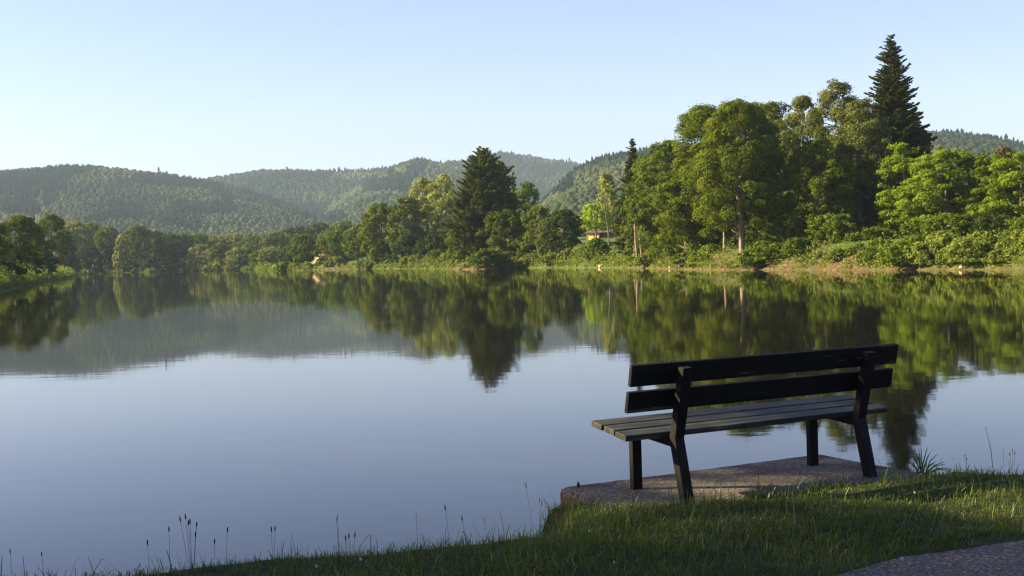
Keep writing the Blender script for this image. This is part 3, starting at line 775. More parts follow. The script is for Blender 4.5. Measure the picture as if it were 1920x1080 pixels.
GL = 'trees on the near left bank'; GF = 'trees along the far shore'; GM = 'trees on the middle bank'; GR = 'trees on the right bank'; GW = 'willow bushes on the far shore'
trees = [
 # left bank
 ('oak', 36, 200, 403, 44, 500, 'oak', 'large dark round-crowned tree at the left edge above the steep grassy bank', GL),
 ('oak', 94, 240, 400, 31, 496, 'oak', 'tall dark tree with a thin trunk, second from the left edge on the bank', GL),
 ('round', 122, 245, 432, 20, 500, 'dark', 'small dark tree tucked right of the tall thin-trunked tree at left', GL),
 ('round', -22, 190, 415, 40, 500, 'oak', 'dark tree cut off by the left edge of the picture', GL),
 ('bush', -90, 165, 385, 70, 500, 'oak', 'tree beyond the left edge shading the steep bank', GL),
 ('bush', -190, 150, 370, 80, 500, 'oak', 'farther tree beyond the left edge shading the steep bank', GL),
 ('bush', 8, 160, 492, 34, 540, 'dark', 'added shrubby slope cover coloured dark as bank shade at the left edge', GL),  # this and the next: added cover, bank shade put into the leaf colour
 ('bush', 45, 205, 500, 22, 530, 'dark', 'added shrubby cover coloured dark as bank shade, right of the left edge', GL),
 ('bush', 10, 215, 455, 30, 510, 'dark', 'dark undergrowth tree beneath the largest left edge tree', GL),
 ('bush', 72, 262, 462, 26, 510, 'dark', 'dark low tree between the two big left bank trees', GL),
 ('bush', 128, 330, 470, 22, 510, 'dark', 'dark low tree behind the small dark tree at left', GL),
 # far shore left
 ('round', 142, 455, 415, 29, 480, 'willow', 'light green tree rising just right of the left bank trees', GF),
 ('round', 172, 465, 418, 24, 480, 'mid', 'rounded tree, second along the far shore', GF),
 ('round', 200, 475, 424, 24, 480, 'oak', 'rounded tree behind the small lit willow', GF),
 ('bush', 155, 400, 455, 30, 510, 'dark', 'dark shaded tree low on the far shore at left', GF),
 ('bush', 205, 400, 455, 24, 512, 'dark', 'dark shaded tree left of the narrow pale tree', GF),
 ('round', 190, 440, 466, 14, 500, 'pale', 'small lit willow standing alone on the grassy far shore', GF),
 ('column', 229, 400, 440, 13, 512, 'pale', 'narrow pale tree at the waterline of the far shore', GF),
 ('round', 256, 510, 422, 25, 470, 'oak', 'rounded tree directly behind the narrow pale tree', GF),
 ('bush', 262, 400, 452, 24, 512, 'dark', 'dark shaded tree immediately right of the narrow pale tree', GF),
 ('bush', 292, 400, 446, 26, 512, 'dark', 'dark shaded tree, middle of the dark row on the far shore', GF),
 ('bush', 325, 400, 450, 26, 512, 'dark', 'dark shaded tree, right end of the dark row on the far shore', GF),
 ('round', 284, 520, 430, 22, 470, 'willow', 'pale topped tree behind the dark row, left one', GF),
 ('round', 312, 520, 436, 24, 470, 'oak', 'olive topped tree behind the dark row, middle one', GF),
 ('round', 340, 525, 438, 24, 480, 'mid', 'green topped tree behind the dark row, right one', GF),
 ('bush', 358, 400, 477, 18, 512, 'willow', 'small round willow bush at the left of the willow thicket', GW),
 ('bush', 392, 400, 471, 24, 512, 'willow', 'wide round willow bush, second in the willow thicket', GW),
 ('bush', 425, 400, 474, 24, 512, 'willow', 'low spreading willow bush in the middle of the thicket', GW),
 ('bush', 458, 400, 478, 24, 512, 'mid', 'low green willow bush right of the thicket centre', GW),
 ('bush', 378, 478, 458, 26, 500, 'willow', 'taller willow behind the wide round bush', GW),
 ('bush', 415, 478, 455, 28, 500, 'mid', 'taller green willow behind the thicket centre', GW),
 ('bush', 450, 478, 462, 26, 500, 'willow', 'taller pale willow behind the thicket right part', GW),
 ('round', 370, 560, 438, 30, 480, 'mid', 'tree rising behind the left part of the willow thicket', GF),
 ('round', 405, 570, 440, 30, 480, 'willow', 'pale tree rising behind the middle of the willow thicket', GF),
 ('round', 440, 570, 437, 30, 480, 'willow', 'broad pale tree rising behind the willow thicket', GF),
 ('round', 475, 560, 440, 30, 480, 'mid', 'broad green tree at the right end behind the thicket', GF),
 ('bush', 488, 400, 468, 22, 510, 'mid', 'dark green bush at the point where the far shore meets the grassy spit', GW),
 ('bush', 470, 478, 455, 24, 500, 'oak', 'olive bush between thicket and grassy spit', GW),
 # middle
 ('round', 512, 420, 462, 25, 500, 'willow', 'round pale tree at the left tip of the grassy spit', GM),
 ('round', 520, 540, 434, 34, 490, 'oak', 'background tree behind the grassy spit, left of three', GM),
 ('round', 560, 560, 424, 36, 490, 'dark', 'dark background tree behind the grassy spit, middle of three', GM),
 ('round', 600, 540, 418, 36, 490, 'dark', 'dark background tree behind the sandy face, right of three', GM),
 ('round', 566, 335, 440, 25, 492, 'mid', 'leafy tree standing just left of the sandy face', GM),
 ('bush', 545, 400, 460, 24, 505, 'dark', 'dark bush left of the leafy tree by the sandy face', GM),
 ('round', 640, 520, 415, 34, 490, 'mid', 'background tree with rounded top above the leaning tree', GM),
 ('round', 676, 500, 420, 26, 480, 'oak', 'background tree behind the small dark-trunked tree', GM),
 ('oak', 627, 330, 432, 36, 500, 'mid', 'low wide tree with a leaning trunk on the flat grassy shore', GM),
 ('round', 668, 312, 425, 27, 482, 'mid', 'small rounded tree with a dark trunk on the flat grassy shore', GM),
 ('oak', 712, 300, 380, 39, 478, 'oak', 'big olive tree rising above the small dark-trunked tree', GM),
 ('bush', 712, 292, 440, 30, 500, 'mid', 'leafy understorey below the big olive tree', GM),
 ('oak', 760, 292, 368, 36, 478, 'oak', 'big olive tree immediately left of the pale poplars', GM),
 ('bush', 765, 282, 440, 30, 500, 'dark', 'dark understorey below the pale poplars', GM),
 ('tall', 797, 300, 332, 38, 475, 'pale', 'left one of two tall pale yellow-green poplars', GM),
 ('tall', 830, 292, 325, 32, 480, 'pale', 'right one of two tall pale yellow-green poplars, touching the wide fir', GM),
 ('round', 815, 262, 440, 32, 488, 'dark', 'dark shaded tree below the pale poplars, left of the wide fir', GM),
 ('fir', 905, 222, 283, 60, 475, 'fir', 'wide dark fir with a bushy pointed top in the middle of the view', GM),
 ('fir', 936, 232, 303, 38, 480, 'fir', 'narrower dark fir joined to the right side of the wide fir', GM),
 ('round', 868, 226, 420, 28, 490, 'mid', 'leafy tree under the left skirt of the wide fir', GM),
 ('fir', 962, 246, 323, 14, 450, 'fir', 'slender conifer tip showing right of the wide fir', GM),
 ('oak', 940, 216, 392, 40, 492, 'oak', 'rounded olive tree under the right side of the wide fir', GM),
 ('tall', 988, 218, 340, 26, 480, 'bright', 'tall sparse yellow-green tree right of the wide fir', GM),
 ('oak', 1008, 210, 385, 30, 490, 'oak', 'olive tree below the tall sparse yellow-green tree', GM),
 ('bush', 975, 205, 440, 34, 500, 'mid', 'leafy shrubby tree at the foot of the sparse yellow-green tree', GM),
 ('oak', 1055, 190, 392, 36, 470, 'dark', 'dark dense tree with a reddish lit trunk left of the lawn', GM),
 ('round', 1030, 197, 408, 26, 480, 'olive', 'small olive tree joined to the left of the dark dense tree', GM),
 ('bush', 1085, 196, 455, 20, 500, 'dark', 'dark bush in the shade at the left edge of the lawn', GM),
 ('round', 1060, 330, 405, 40, 450, 'olive', 'hazy tree far behind the dark dense tree', GM),
 ('oak', 1116, 262, 381, 30, 430, 'lime', 'bright lime green tree standing in front of the wooden hut', GM),
 ('round', 1150, 275, 395, 24, 440, 'dark', 'dark tree on the slope just right of the lime green tree', GM),
 ('round', 1000, 380, 395, 40, 450, 'olive', 'hazy background tree left of the lime green tree', GM),
 ('bush', 1118, 184, 446, 19, 490, 'mid', 'round green sapling in front of the shaded lawn', GM),
 # right
 ('tall', 1137, 205, 326, 19, 398, 'pale', 'thin pale tree with a sparse top left of the pointed fir', GR),
 ('fir', 1186, 172, 264, 36, 470, 'needle', 'tall pointed fir at the left end of the right bank trees', GR),
 ('oak', 1168, 168, 372, 21, 462, 'olive', 'leaning bare-trunked tree at the water beside the lawn', GR),
 ('oak', 1214, 165, 290, 46, 478, 'mid', 'leafy tree right behind the pointed fir', GR),
 ('oak', 1248, 158, 262, 50, 478, 'mid', 'tall leafy tree with a ragged tip between pointed fir and the big oaks', GR),
 ('oak', 1205, 158, 400, 34, 485, 'olive', 'low olive tree below the pointed fir', GR),
 ('oak', 1322, 145, 194, 78, 455, 'oak', 'big broad oak with the highest rounded crown, left of the pair', GR),
 ('oak', 1384, 124.5, 186, 76, 425, 'oak', 'big oak with the pale straight trunk at the water, right of the pair', GR),
 ('oak', 1285, 136, 330, 60, 482, 'oak', 'lower oak filling the left foot of the big broad oak', GR),
 ('oak', 1446, 146, 190, 54, 430, 'olive', 'dark olive tree between the big oaks and the ragged tall tree', GR),
 ('oak', 1420, 134, 360, 46, 480, 'dark', 'dark shaded tree right of the pale straight trunk', GR),
 ('oak', 1505, 140, 178, 50, 430, 'olive', 'ragged tall tree with sky showing through its top', GR),
 ('oak', 1570, 134, 148, 60, 420, 'olive', 'highest ragged oak directly left of the tall spruce', GR),
 ('spruce', 1670, 140, 66, 90, 425, 'needle', 'tallest tree, a dark pointed spruce above all others', GR),
 ('oak', 1532, 126, 262, 68, 480, 'oak', 'mid-height oak below the ragged tall trees', GR),
 ('oak', 1608, 128, 185, 60, 450, 'olive', 'olive oak hugging the left side of the tall spruce', GR),
 ('oak', 1480, 126, 400, 46, 490, 'mid', 'low spreading tree at the bank right of the dark shaded tree', GR),
 ('oak', 1560, 122, 400, 46, 490, 'mid', 'low spreading tree at the bank below the mid-height oak', GR),
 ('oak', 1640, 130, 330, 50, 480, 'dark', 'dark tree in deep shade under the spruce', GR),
 ('oak', 1630, 120, 425, 40, 490, 'oak', 'low leafy tree on the bank under the spruce', GR),
 ('oak', 1694, 122, 268, 56, 455, 'bright', 'bright green tree with layered branches right under the spruce', GR),
 ('oak', 1768, 114, 274, 74, 462, 'bright', 'wide bright green tree with flat layered branches', GR),
 ('fir', 1700, 114, 418, 26, 485, 'fir', 'small fir on the bank below the layered bright trees', GR),
 ('oak', 1852, 112, 284, 56, 462, 'mid', 'green tree right of the wide layered bright tree', GR),
 ('oak', 1815, 128, 295, 34, 420, 'dark', 'dark treetop seen between the layered bright tree and the green tree', GR),
 ('oak', 1912, 108, 284, 56, 462, 'bright', 'bright green tree at the right edge of the picture', GR),
 ('oak', 1980, 106, 280, 56, 462, 'mid', 'green tree cut off by the right edge of the picture', GR),
 ('oak', 1885, 125, 275, 30, 380, 'rust', 'reddish brown treetop near the right edge', GR),
 ('oak', 1780, 106, 400, 50, 485, 'mid', 'low dense tree on the bank below the wide layered tree', GR),
 ('oak', 1860, 103, 400, 46, 480, 'dark', 'low dark tree on the bank near the right edge', GR),
 ('oak', 1935, 100, 405, 42, 480, 'mid', 'low green tree on the bank at the right edge', GR),
 # behind; shade among the crowns is put into their dark leaf colour
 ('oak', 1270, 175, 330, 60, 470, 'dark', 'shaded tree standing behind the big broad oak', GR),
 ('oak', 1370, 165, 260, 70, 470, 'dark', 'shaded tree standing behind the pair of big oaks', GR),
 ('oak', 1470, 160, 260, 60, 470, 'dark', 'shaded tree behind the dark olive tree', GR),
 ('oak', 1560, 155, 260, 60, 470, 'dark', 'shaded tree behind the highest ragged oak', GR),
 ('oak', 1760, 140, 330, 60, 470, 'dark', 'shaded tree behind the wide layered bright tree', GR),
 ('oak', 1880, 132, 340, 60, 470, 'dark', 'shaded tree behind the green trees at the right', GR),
]
KW = {
 'leaning bare-trunked tree at the water beside the lawn': dict(bark='barkpine', lean=(-.06, 0), gap=.55),
 'big oak with the pale straight trunk at the water, right of the pair': dict(bark='barkpine', trunk_r=.27, gap=1.6),
 'big broad oak with the highest rounded crown, left of the pair': dict(gap=1.5),
 'tall leafy tree with a ragged tip between pointed fir and the big oaks': dict(gap=1.3),
 'dark olive tree between the big oaks and the ragged tall tree': dict(gap=1.4),
 'mid-height oak below the ragged tall trees': dict(gap=1.3),
 'olive oak hugging the left side of the tall spruce': dict(gap=1.4),
 'shaded tree behind the wide layered bright tree': dict(gap=1.2),
 'ragged tall tree with sky showing through its top': dict(gap=.7),
 'highest ragged oak directly left of the tall spruce': dict(gap=.8),
 'tall sparse yellow-green tree right of the wide fir': dict(gap=.6),
 'thin pale tree with a sparse top left of the pointed fir': dict(gap=1.0, trunk_r=.12),
 'dark dense tree with a reddish lit trunk left of the lawn': dict(bark='barkpine'),
 'wide bright green tree with flat layered branches': dict(flat=.42, gap=1.1),
 'bright green tree with layered branches right under the spruce': dict(flat=.42),
 'bright green tree at the right edge of the picture': dict(flat=.5),
 'green tree right of the wide layered bright tree': dict(flat=.5),
 'wide dark fir with a bushy pointed top in the middle of the view': dict(power=.56, dens=3.0, irregular=.4, droop=.02, asc=.28),
 'narrower dark fir joined to the right side of the wide fir': dict(power=.6, dens=2.8, irregular=.4, droop=.02, asc=.28),
 'tallest tree, a dark pointed spruce above all others': dict(power=.85, dens=3.2, irregular=.34, droop=.20, cap=.72),
 'tall pointed fir at the left end of the right bank trees': dict(power=.8, dens=2.2, irregular=.4),
 'low wide tree with a leaning trunk on the flat grassy shore': dict(bark='barkdark', lean=(.05, 0)),
}
for (kd, px, D, ty, hw, by, mt, lab, grp) in trees:
    plant(kd, px, D, ty, hw, by, mt, lab, group=grp, cat='bush' if 'bush' in lab and kd == 'bush' else 'tree', **KW.get(lab, {}))

# slim trunks standing at the water by the lawn and under the oaks
for (px, D, y0, y1, lab) in ((1190, 163, 490, 395, 'slim lit trunk right of the leaning tree, left of three'), (1197, 160, 488, 400, 'slim lit trunk right of the leaning tree, middle of three'),
                             (1203, 161, 487, 405, 'slim lit trunk right of the leaning tree, right of three'), (1358, 137, 492, 420, 'short slim trunk just left of the pale straight trunk'),
                             (1225, 160, 480, 420, 'thin trunk in the undergrowth below the ragged-tipped tree')):
    b = at_dist(px, y0, D); zb = tz(b[0], b[1]); Ht = at_dist(px, y1, D)[2] - zb + 2
    o = broadleaf("slim_tree", (b[0], b[1], zb), Ht, Ht * .62, 1.3, 'oak', 'mid', .3, int(px), bark='barkpine', trunk_r=.16)
    tag(o, lab, 'tree', 'slim trunks on the right bank')

# shrubs along the far banks
marks = [(150, 'the far shore grass at left', 440, 2, 'willow'), (215, 'the narrow pale tree', 480, 2, 'bramble'), (520, 'the grassy spit tip', 330, 3, 'bramble'), (590, 'the sandy face', 318, 2, 'bramble'),
         (690, 'the flat grassy shore', 290, 3, 'bramble'), (745, 'the big olive trees', 278, 4, 'bramble'), (815, 'the pale poplars', 262, 5, 'bramble'),
         (900, 'the wide fir', 216, 3, 'bramble'), (965, 'the sparse yellow-green tree', 210, 4, 'bramble'), (1030, 'the dark dense tree', 192, 5, 'bramble'), (1100, 'the lawn', 180, 6, 'bramble'),
         (1150, 'the leaning tree', 167, 4, 'olive'), (1225, 'the pointed fir', 150, 6, 'bramble'), (1300, 'the big broad oak', 136, 5, 'mid'), (1400, 'the pale straight trunk', 125, 5, 'mid'),
         (1500, 'the ragged tall tree', 122, 5, 'mid'), (1600, 'the mid-height oak', 119, 5, 'mid'), (1700, 'the small bank fir', 112, 7, 'bramble'), (1800, 'the wide layered tree', 102, 7, 'bramble'), (1900, 'the right edge of the picture', 94, 6, 'bramble')]
numw = {2: 'two', 3: 'three', 4: 'four', 5: 'five', 6: 'six', 7: 'seven'}
ordw = ['first', 'second', 'third', 'fourth', 'fifth', 'sixth', 'seventh']
rs0 = np.random.RandomState(77)
for mx_, (px, mark, D, n, mt) in enumerate(marks):
    nxt = marks[mx_ + 1][0] if mx_ + 1 < len(marks) else 1990
    span = min(nxt - px, 110)
    built = []
    for q in range(n):
        x = px - span * .35 + span * (q + .5) / n + rs0.uniform(-4, 4)
        g = at_dist(x, 500, D); 
        # walk to just behind the shoreline
        dirv = g[:2] / np.linalg.norm(g[:2])
        off = rs0.uniform(.4, 4.0)
        rng = np.linspace(60, 900, 2400)
        pts = dirv[None] * rng[:, None]
        sdv = sdist(pts)
        k_ = np.argmax((sdv > off) & (rng > 70))
        P0 = pts[k_]; Dp = P0[1]
        h = rs0.uniform(1.2, 3.0) if x > 600 else rs0.uniform(1.5, 3)
        if 1440 < x < 1660: h *= .85
        if 1115 < x < 1195: h *= .32
        if 1040 < x < 1115: h *= .6
        if 1348 < x < 1412 or 1158 < x < 1176: continue
        if x > 1195: h *= rs0.uniform(.42, .85)
        Rb = h * rs0.uniform(.75, 1.2)
        o = broadleaf("bank_shrub", (P0[0], P0[1], tz(*P0) - .1), h, -.1, Rb, 'bush', mt if rs0.rand() > .25 else 'mid', float(np.clip(Dp * .0017, .15, .8)), 500 + mx_ * 10 + q, gap=.9)
        built.append((P0[0] / P0[1], o))
    for q, (_, o) in enumerate(sorted(built, key=lambda z: z[0])):
        lab = f"waterside shrub by {mark}, {ordw[q]} of {numw[len(built)]} from the left" if len(built) > 1 else f"lone waterside shrub by {mark}"
        tag(o, lab, 'shrub', 'shrubs along the far banks')

# ground cover along the far banks (one scattered mass of leaves)
rs = np.random.RandomState(5)
n = 260000
az_ = np.radians(rs.uniform(-24, 24, n)); 
poly = lake
# sample near the shoreline segments facing the camera
segs = [(lake[i], lake[(i + 1) % len(lake)]) for i in range(len(lake)) if np.linalg.norm(lake[i]) > 60 and np.linalg.norm(lake[(i + 1) % len(lake)]) > 60]
Ls = np.array([np.linalg.norm(b - a) for a, b in segs]); Ds = np.array([np.linalg.norm((a + b) / 2) for a, b in segs])
wgt = Ls / Ds; ns = (wgt / wgt.sum() * 120000).astype(int)
PP = []; SZ = []
for (a, b), m_, D in zip(segs, ns, Ds):
    t = rs.rand(m_)[:, None]
    q = a + (b - a) * t
    nrm = np.array([b[1] - a[1], -(b[0] - a[0])]); nrm /= np.linalg.norm(nrm)
    if nrm @ ((a + b) / 2) < 0: nrm = -nrm
    off = np.where(rs.rand(m_) < .3, rs.uniform(.02, .9, m_), rs.exponential(2.6, m_) + .1)
    PP.append(q + nrm * off[:, None]); SZ.append(np.full(m_, np.clip(D * .0017, .15, .8)))
PP = np.concatenate(PP); SZ = np.concatenate(SZ)
s_ = sdist(PP); az2 = np.degrees(np.arctan2(PP[:, 0], PP[:, 1]))
eth = np.interp(az2, [-23, -9.5, -9, -7.5, -7, -3.2, -2.6, -.4, .1, 3, 6, 9.5, 17, 17.6, 24], [.9, .9, .15, .2, .8, .9, .2, .2, 1, 1, .9, .72, .72, 1, 1])
keep = (s_ > .0) & (rs.rand(len(PP)) < eth * (.25 + 1.3 * sm(.35, .62, fbm(PP[:, 0] * .4, PP[:, 1] * .4))))
PP = PP[keep]; SZ = SZ[keep]
Z = terrain(PP) + np.abs(rs.normal(size=len(PP))) * .35 * fbm(PP[:, 0] * .6, PP[:, 1] * .6) * 3
C = np.column_stack([PP, Z])
V, Q = leaf_cards(C, rs.normal(size=C.shape) * .7 + np.array([0, -.3, .6]), 1.0, rs)
# rescale cards by distance
V = V.reshape(-1, 4, 3); V = C[:, None] + (V - C[:, None]) * SZ[:, None, None]; V = V.reshape(-1, 3)
uc = mesh_from("bank_undergrowth", V, Q, M['bramble'], tint=np.clip(rs.rand(len(Q)) * .7 + .5 * fbm(PP[:, 0] * .2, PP[:, 1] * .2) - .1, 0, 1))
tag(uc, 'leafy weeds and brambles covering the far banks at the waterline', 'undergrowth', kind='stuff')

# sandy rock face on the middle bank
def rock_face():
    mb = MB(); rs = np.random.RandomState(3)
    nx_, nz_ = 16, 8
    a = at_dist(578, 500, 338); b = at_dist(640, 500, 330)
    zb = min(tz(a[0], a[1]), tz(b[0], b[1])) - .4
    V = np.zeros((nz_ + 1, nx_ + 1, 3))
    for q in range(nz_ + 1):
        for w in range(nx_ + 1):
            t = w / nx_
            h = 3.4 * (sin(pi * min(1, t * 1.25 + .08)) ** .6 if t < .75 else .45 + .2 * (1 - t))
            p = a * (1 - t) + b * t
            V[q, w] = (p[0] + rs.normal() * .12, p[1] + q * .5 + rs.normal() * .25, zb + .2 + h * (q / nz_) ** .7)
    n_ = nx_ + 1
    i_ = np.arange(nz_)[:, None] * n_; j_ = np.arange(nx_)[None]
    Vb = V.copy().reshape(-1, 3)
    back = V[-1] + np.array([0, 7, -1.5])
    allV = np.concatenate([Vb, back])
    Qf = np.stack([i_ + j_, i_ + j_ + 1, i_ + n_ + j_ + 1, i_ + n_ + j_], -1).reshape(-1, 4)
    top = nz_ * n_ + np.arange(nx_); Qb = np.stack([top, top + 1, top + n_ + 1, top + n_], -1)
    mb.add(allV, Q=np.concatenate([Qf, Qb]))
    o = mb.build("sandy_bank_face", M['rockface'])
    tag(o, 'pale orange sandy earth face behind the trees on the middle bank', 'earth bank')
rock_face()

# fallen roots / driftwood on the earthen banks
def roots(px, D, seed, lab, n=9, L=2.2):
    rs = np.random.RandomState(seed); mb = MB()
    g = at_dist(px, 500, D); dirv = g[:2] / np.linalg.norm(g[:2])
    rng = np.linspace(D * .85, D * 1.15, 300); pts = dirv[None] * rng[:, None]; sdv = sdist(pts)
    P0 = pts[np.argmax(sdv > 1.6)]
    base = np.array([P0[0], P0[1], tz(*P0) + .1])
    for k_ in range(n):
        a = rs.uniform(-pi, 0) ; e = rs.uniform(-.5, .35)
        d = np.array([cos(a), sin(a) * .6, e]); s = base * 0 + rs.normal(size=3) * np.array([1.2, .3, .25])
        mb.tube([s, s + d * L * .5 + rs.normal(size=3) * .15, s + d * L + rs.normal(size=3) * .3 + np.array([0, 0, -.4])], [.12, .07, .03], 5)
    root = mb.build("tree_roots", M['bark'], smooth=True); root.location = base
    tag(root, lab, 'roots', 'exposed roots on the banks')
roots(905, 220, 1, 'tangle of bare roots on the red earth below the wide fir', 14, 3.0)
roots(875, 222, 2, 'bare roots on the red earth left of the wide fir trunk', 8, 2.2)
roots(1300, 137, 3, 'dark slanting roots on the bank below the big broad oak', 8, 2.0)
roots(1395, 128, 4, 'bare roots on the bank right of the pale straight trunk', 6, 1.6)

def rock(px, D, w, lab, seed):
    rs = np.random.RandomState(seed)
    g = at_dist(px, 500, D); dirv = g[:2] / np.linalg.norm(g[:2])
    rng = np.linspace(D * .85, D * 1.15, 400); pts = dirv[None] * rng[:, None]; sdv = sdist(pts)
    P0 = pts[np.argmax(sdv > .25)]
    th = np.linspace(0, 2 * pi, 10)[:-1]; V = []; Qd = []
    for k_, (z, r) in enumerate(((-.3, 1), (.15, 1.02), (.42, .75), (.55, .3))):
        for t in th: V.append((cos(t) * r * w * rs.uniform(.85, 1.15), sin(t) * r * w * .7 * rs.uniform(.85, 1.15), z * w * rs.uniform(.85, 1.15)))
    for k_ in range(3):
        for a in range(9): Qd.append((k_ * 9 + a, k_ * 9 + (a + 1) % 9, k_ * 9 + 9 + (a + 1) % 9, k_ * 9 + 9 + a))
    V.append((0, 0, .6 * w)); T = [(27 + a, 27 + (a + 1) % 9, 36) for a in range(9)]
    mb = MB(); mb.add(V, Q=Qd, T=T)
    o = mb.build("shore_rock", M['rockface']); o.location = (P0[0], P0[1], max(0, tz(*P0)))
    tag(o, lab, 'rock', 'pale rocks at the waterline')
rock(1128, 178, .5, 'pale pink boulder at the waterline below the lawn', 1)
rock(1258, 150, .3, 'small pale rock at the waterline below the ragged-tipped tree', 2)
rock(1806, 92, .32, 'pale orange rock at the waterline below the wide layered tree', 3)
rock(338, 500, 1.6, 'low rock in the water before the dark far trees', 4)

# wooden hut behind the lime tree
def hut():
    M['hutwall'] = plain("ochre_boards", (.74, .43, .10)); M['hutdark'] = plain("shaded_side_boards", (.12, .06, .035)); M['hutroof'] = plain("brown_roof", (.11, .06, .04))
    M['hutpost'] = plain("red_post", (.42, .09, .03))
    c = at_dist(1118, 440, 272); z = tz(c[0], c[1]); 
    root = empty("wooden_hut", (c[0], c[1], z - .1)); root.rotation_euler = (0, 0, -.62)
    s = 272 / F_PX
    x0, x1, x2 = (1098 - 1118) * s, (1123 - 1118) * s, (1146 - 1118) * s
    def bxm(mb, x0, x1, y0, y1, z0, z1):
        mb.hexa([(x0, y0, z0), (x1, y0, z0), (x1, y1, z0), (x0, y1, z0), (x0, y0, z1), (x1, y0, z1), (x1, y1, z1), (x0, y1, z1)])
    def part(name, mat, *boxes):
        mb = MB()
        for b in boxes: bxm(mb, *b)
        return mb.build(name, mat, root)
    part("wall", M['hutwall'], (x0, x1, 0, 3, -.6, 1.75))
    part("side_wall", M['hutdark'], (x1 + .02, x2, .6, 3, -.6, 1.75))  # shade of the side wall is put into its dark board colour
    for xx in (x0 - .06, (x0 + x1) / 2 + .1, x1 - .02): part("post", M['hutpost'], (xx, xx + .22, -.1, -.005, -.6, 1.8))
    mb = MB()
    mb.hexa([(x0 - .5, -.7, 1.76), (x2 + .3, -.7, 1.76), (x2 + .3, 3.6, 1.76), (x0 - .5, 3.6, 1.76), (x0 - .1, 1.3, 2.3), (x2, 1.3, 2.3), (x2, 1.6, 2.3), (x0 - .1, 1.6, 2.3)])
    mb.build("roof", M['hutroof'], root)
    tag(root, 'small ochre wooden hut with red posts behind the lime green tree', 'hut')
hut()

# ------------------------------------------------------------------ trees beside the photographer (left, out of frame) that shade the foreground
for (x, y, H, R, mt, lab, sdd) in ((-19, 10.3, 12.6, 4.2, 'oak', 'tall oak on the near shore left of the view, shading the bench', 901),
                                  (-27, 14.6, 14.5, 5.0, 'mid', 'broad tree on the near shore behind the shading oak', 902),
                                  (-13, 4.2, 8.5, 3.0, 'oak', 'shorter oak on the near bank left of the grass', 903),
                                  (-24, 5.8, 12.2, 4.5, 'olive', 'olive tree on the near bank left of the path', 904)):
    o = broadleaf("shade_tree", (x, y, tz(x, y)), H, 3.5, R, 'oak', mt, .22, sdd, gap=.45)
    tag(o, lab, 'tree', 'shade trees beside the path')

# ------------------------------------------------------------------ concrete slab
def slab():
    u0, u1, v0, v1 = -.38, 1.80, -.40, .90
    rs = np.random.RandomState(2)
    ring = []
    rc = .05
    def arc(cu, cv, a0, a1, r):
        return [(cu + r * cos(a), cv + r * sin(a)) for a in np.linspace(a0, a1, 4)]
    pts = arc(u0 + rc, v1 - rc, pi, pi / 2, rc) + [(u0 + (u1 - u0) * t, v1 + rs.normal() * .006) for t in np.linspace(.08, .92, 24)] + arc(u1 - .04, v1 - .04, pi / 2, 0, .04)
    pts += [(u1 + rs.normal() * .003, v1 + (v0 - v1) * t) for t in np.linspace(.08, .92, 14)] + [(u1, v0), (u0, v0)] + [(u0 + rs.normal() * .006, v0 + (v1 - v0) * t) for t in np.linspace(.08, .92, 14)]
    n_ = len(pts)
    V = []; cu, cv = .65, .1
    for (ins, z) in ((0, -.75), (0, -.035), (.008, -.012), (.035, 0)):
        for (u, v) in pts:
            d = np.array([cu - u, cv - v]); d /= np.linalg.norm(d)
            V.append(B(u + d[0] * ins, v + d[1] * ins, z))
    Q = []
    for k_ in range(3):
        for a in range(n_): Q.append((k_ * n_ + a, k_ * n_ + (a + 1) % n_, (k_ + 1) * n_ + (a + 1) % n_, (k_ + 1) * n_ + a))
    V.append(B(cu, cv, 0)); T = [(3 * n_ + a, 3 * n_ + (a + 1) % n_, 4 * n_) for a in range(n_)]
    mb = MB(); mb.add(V, Q=np.array(Q)[:, ::-1], T=np.array(T)[:, ::-1])
    o = mb.build("concrete_slab", M['slab'])
    tag(o, 'weathered brown aggregate concrete slab under the bench at the water edge', 'slab')
slab()

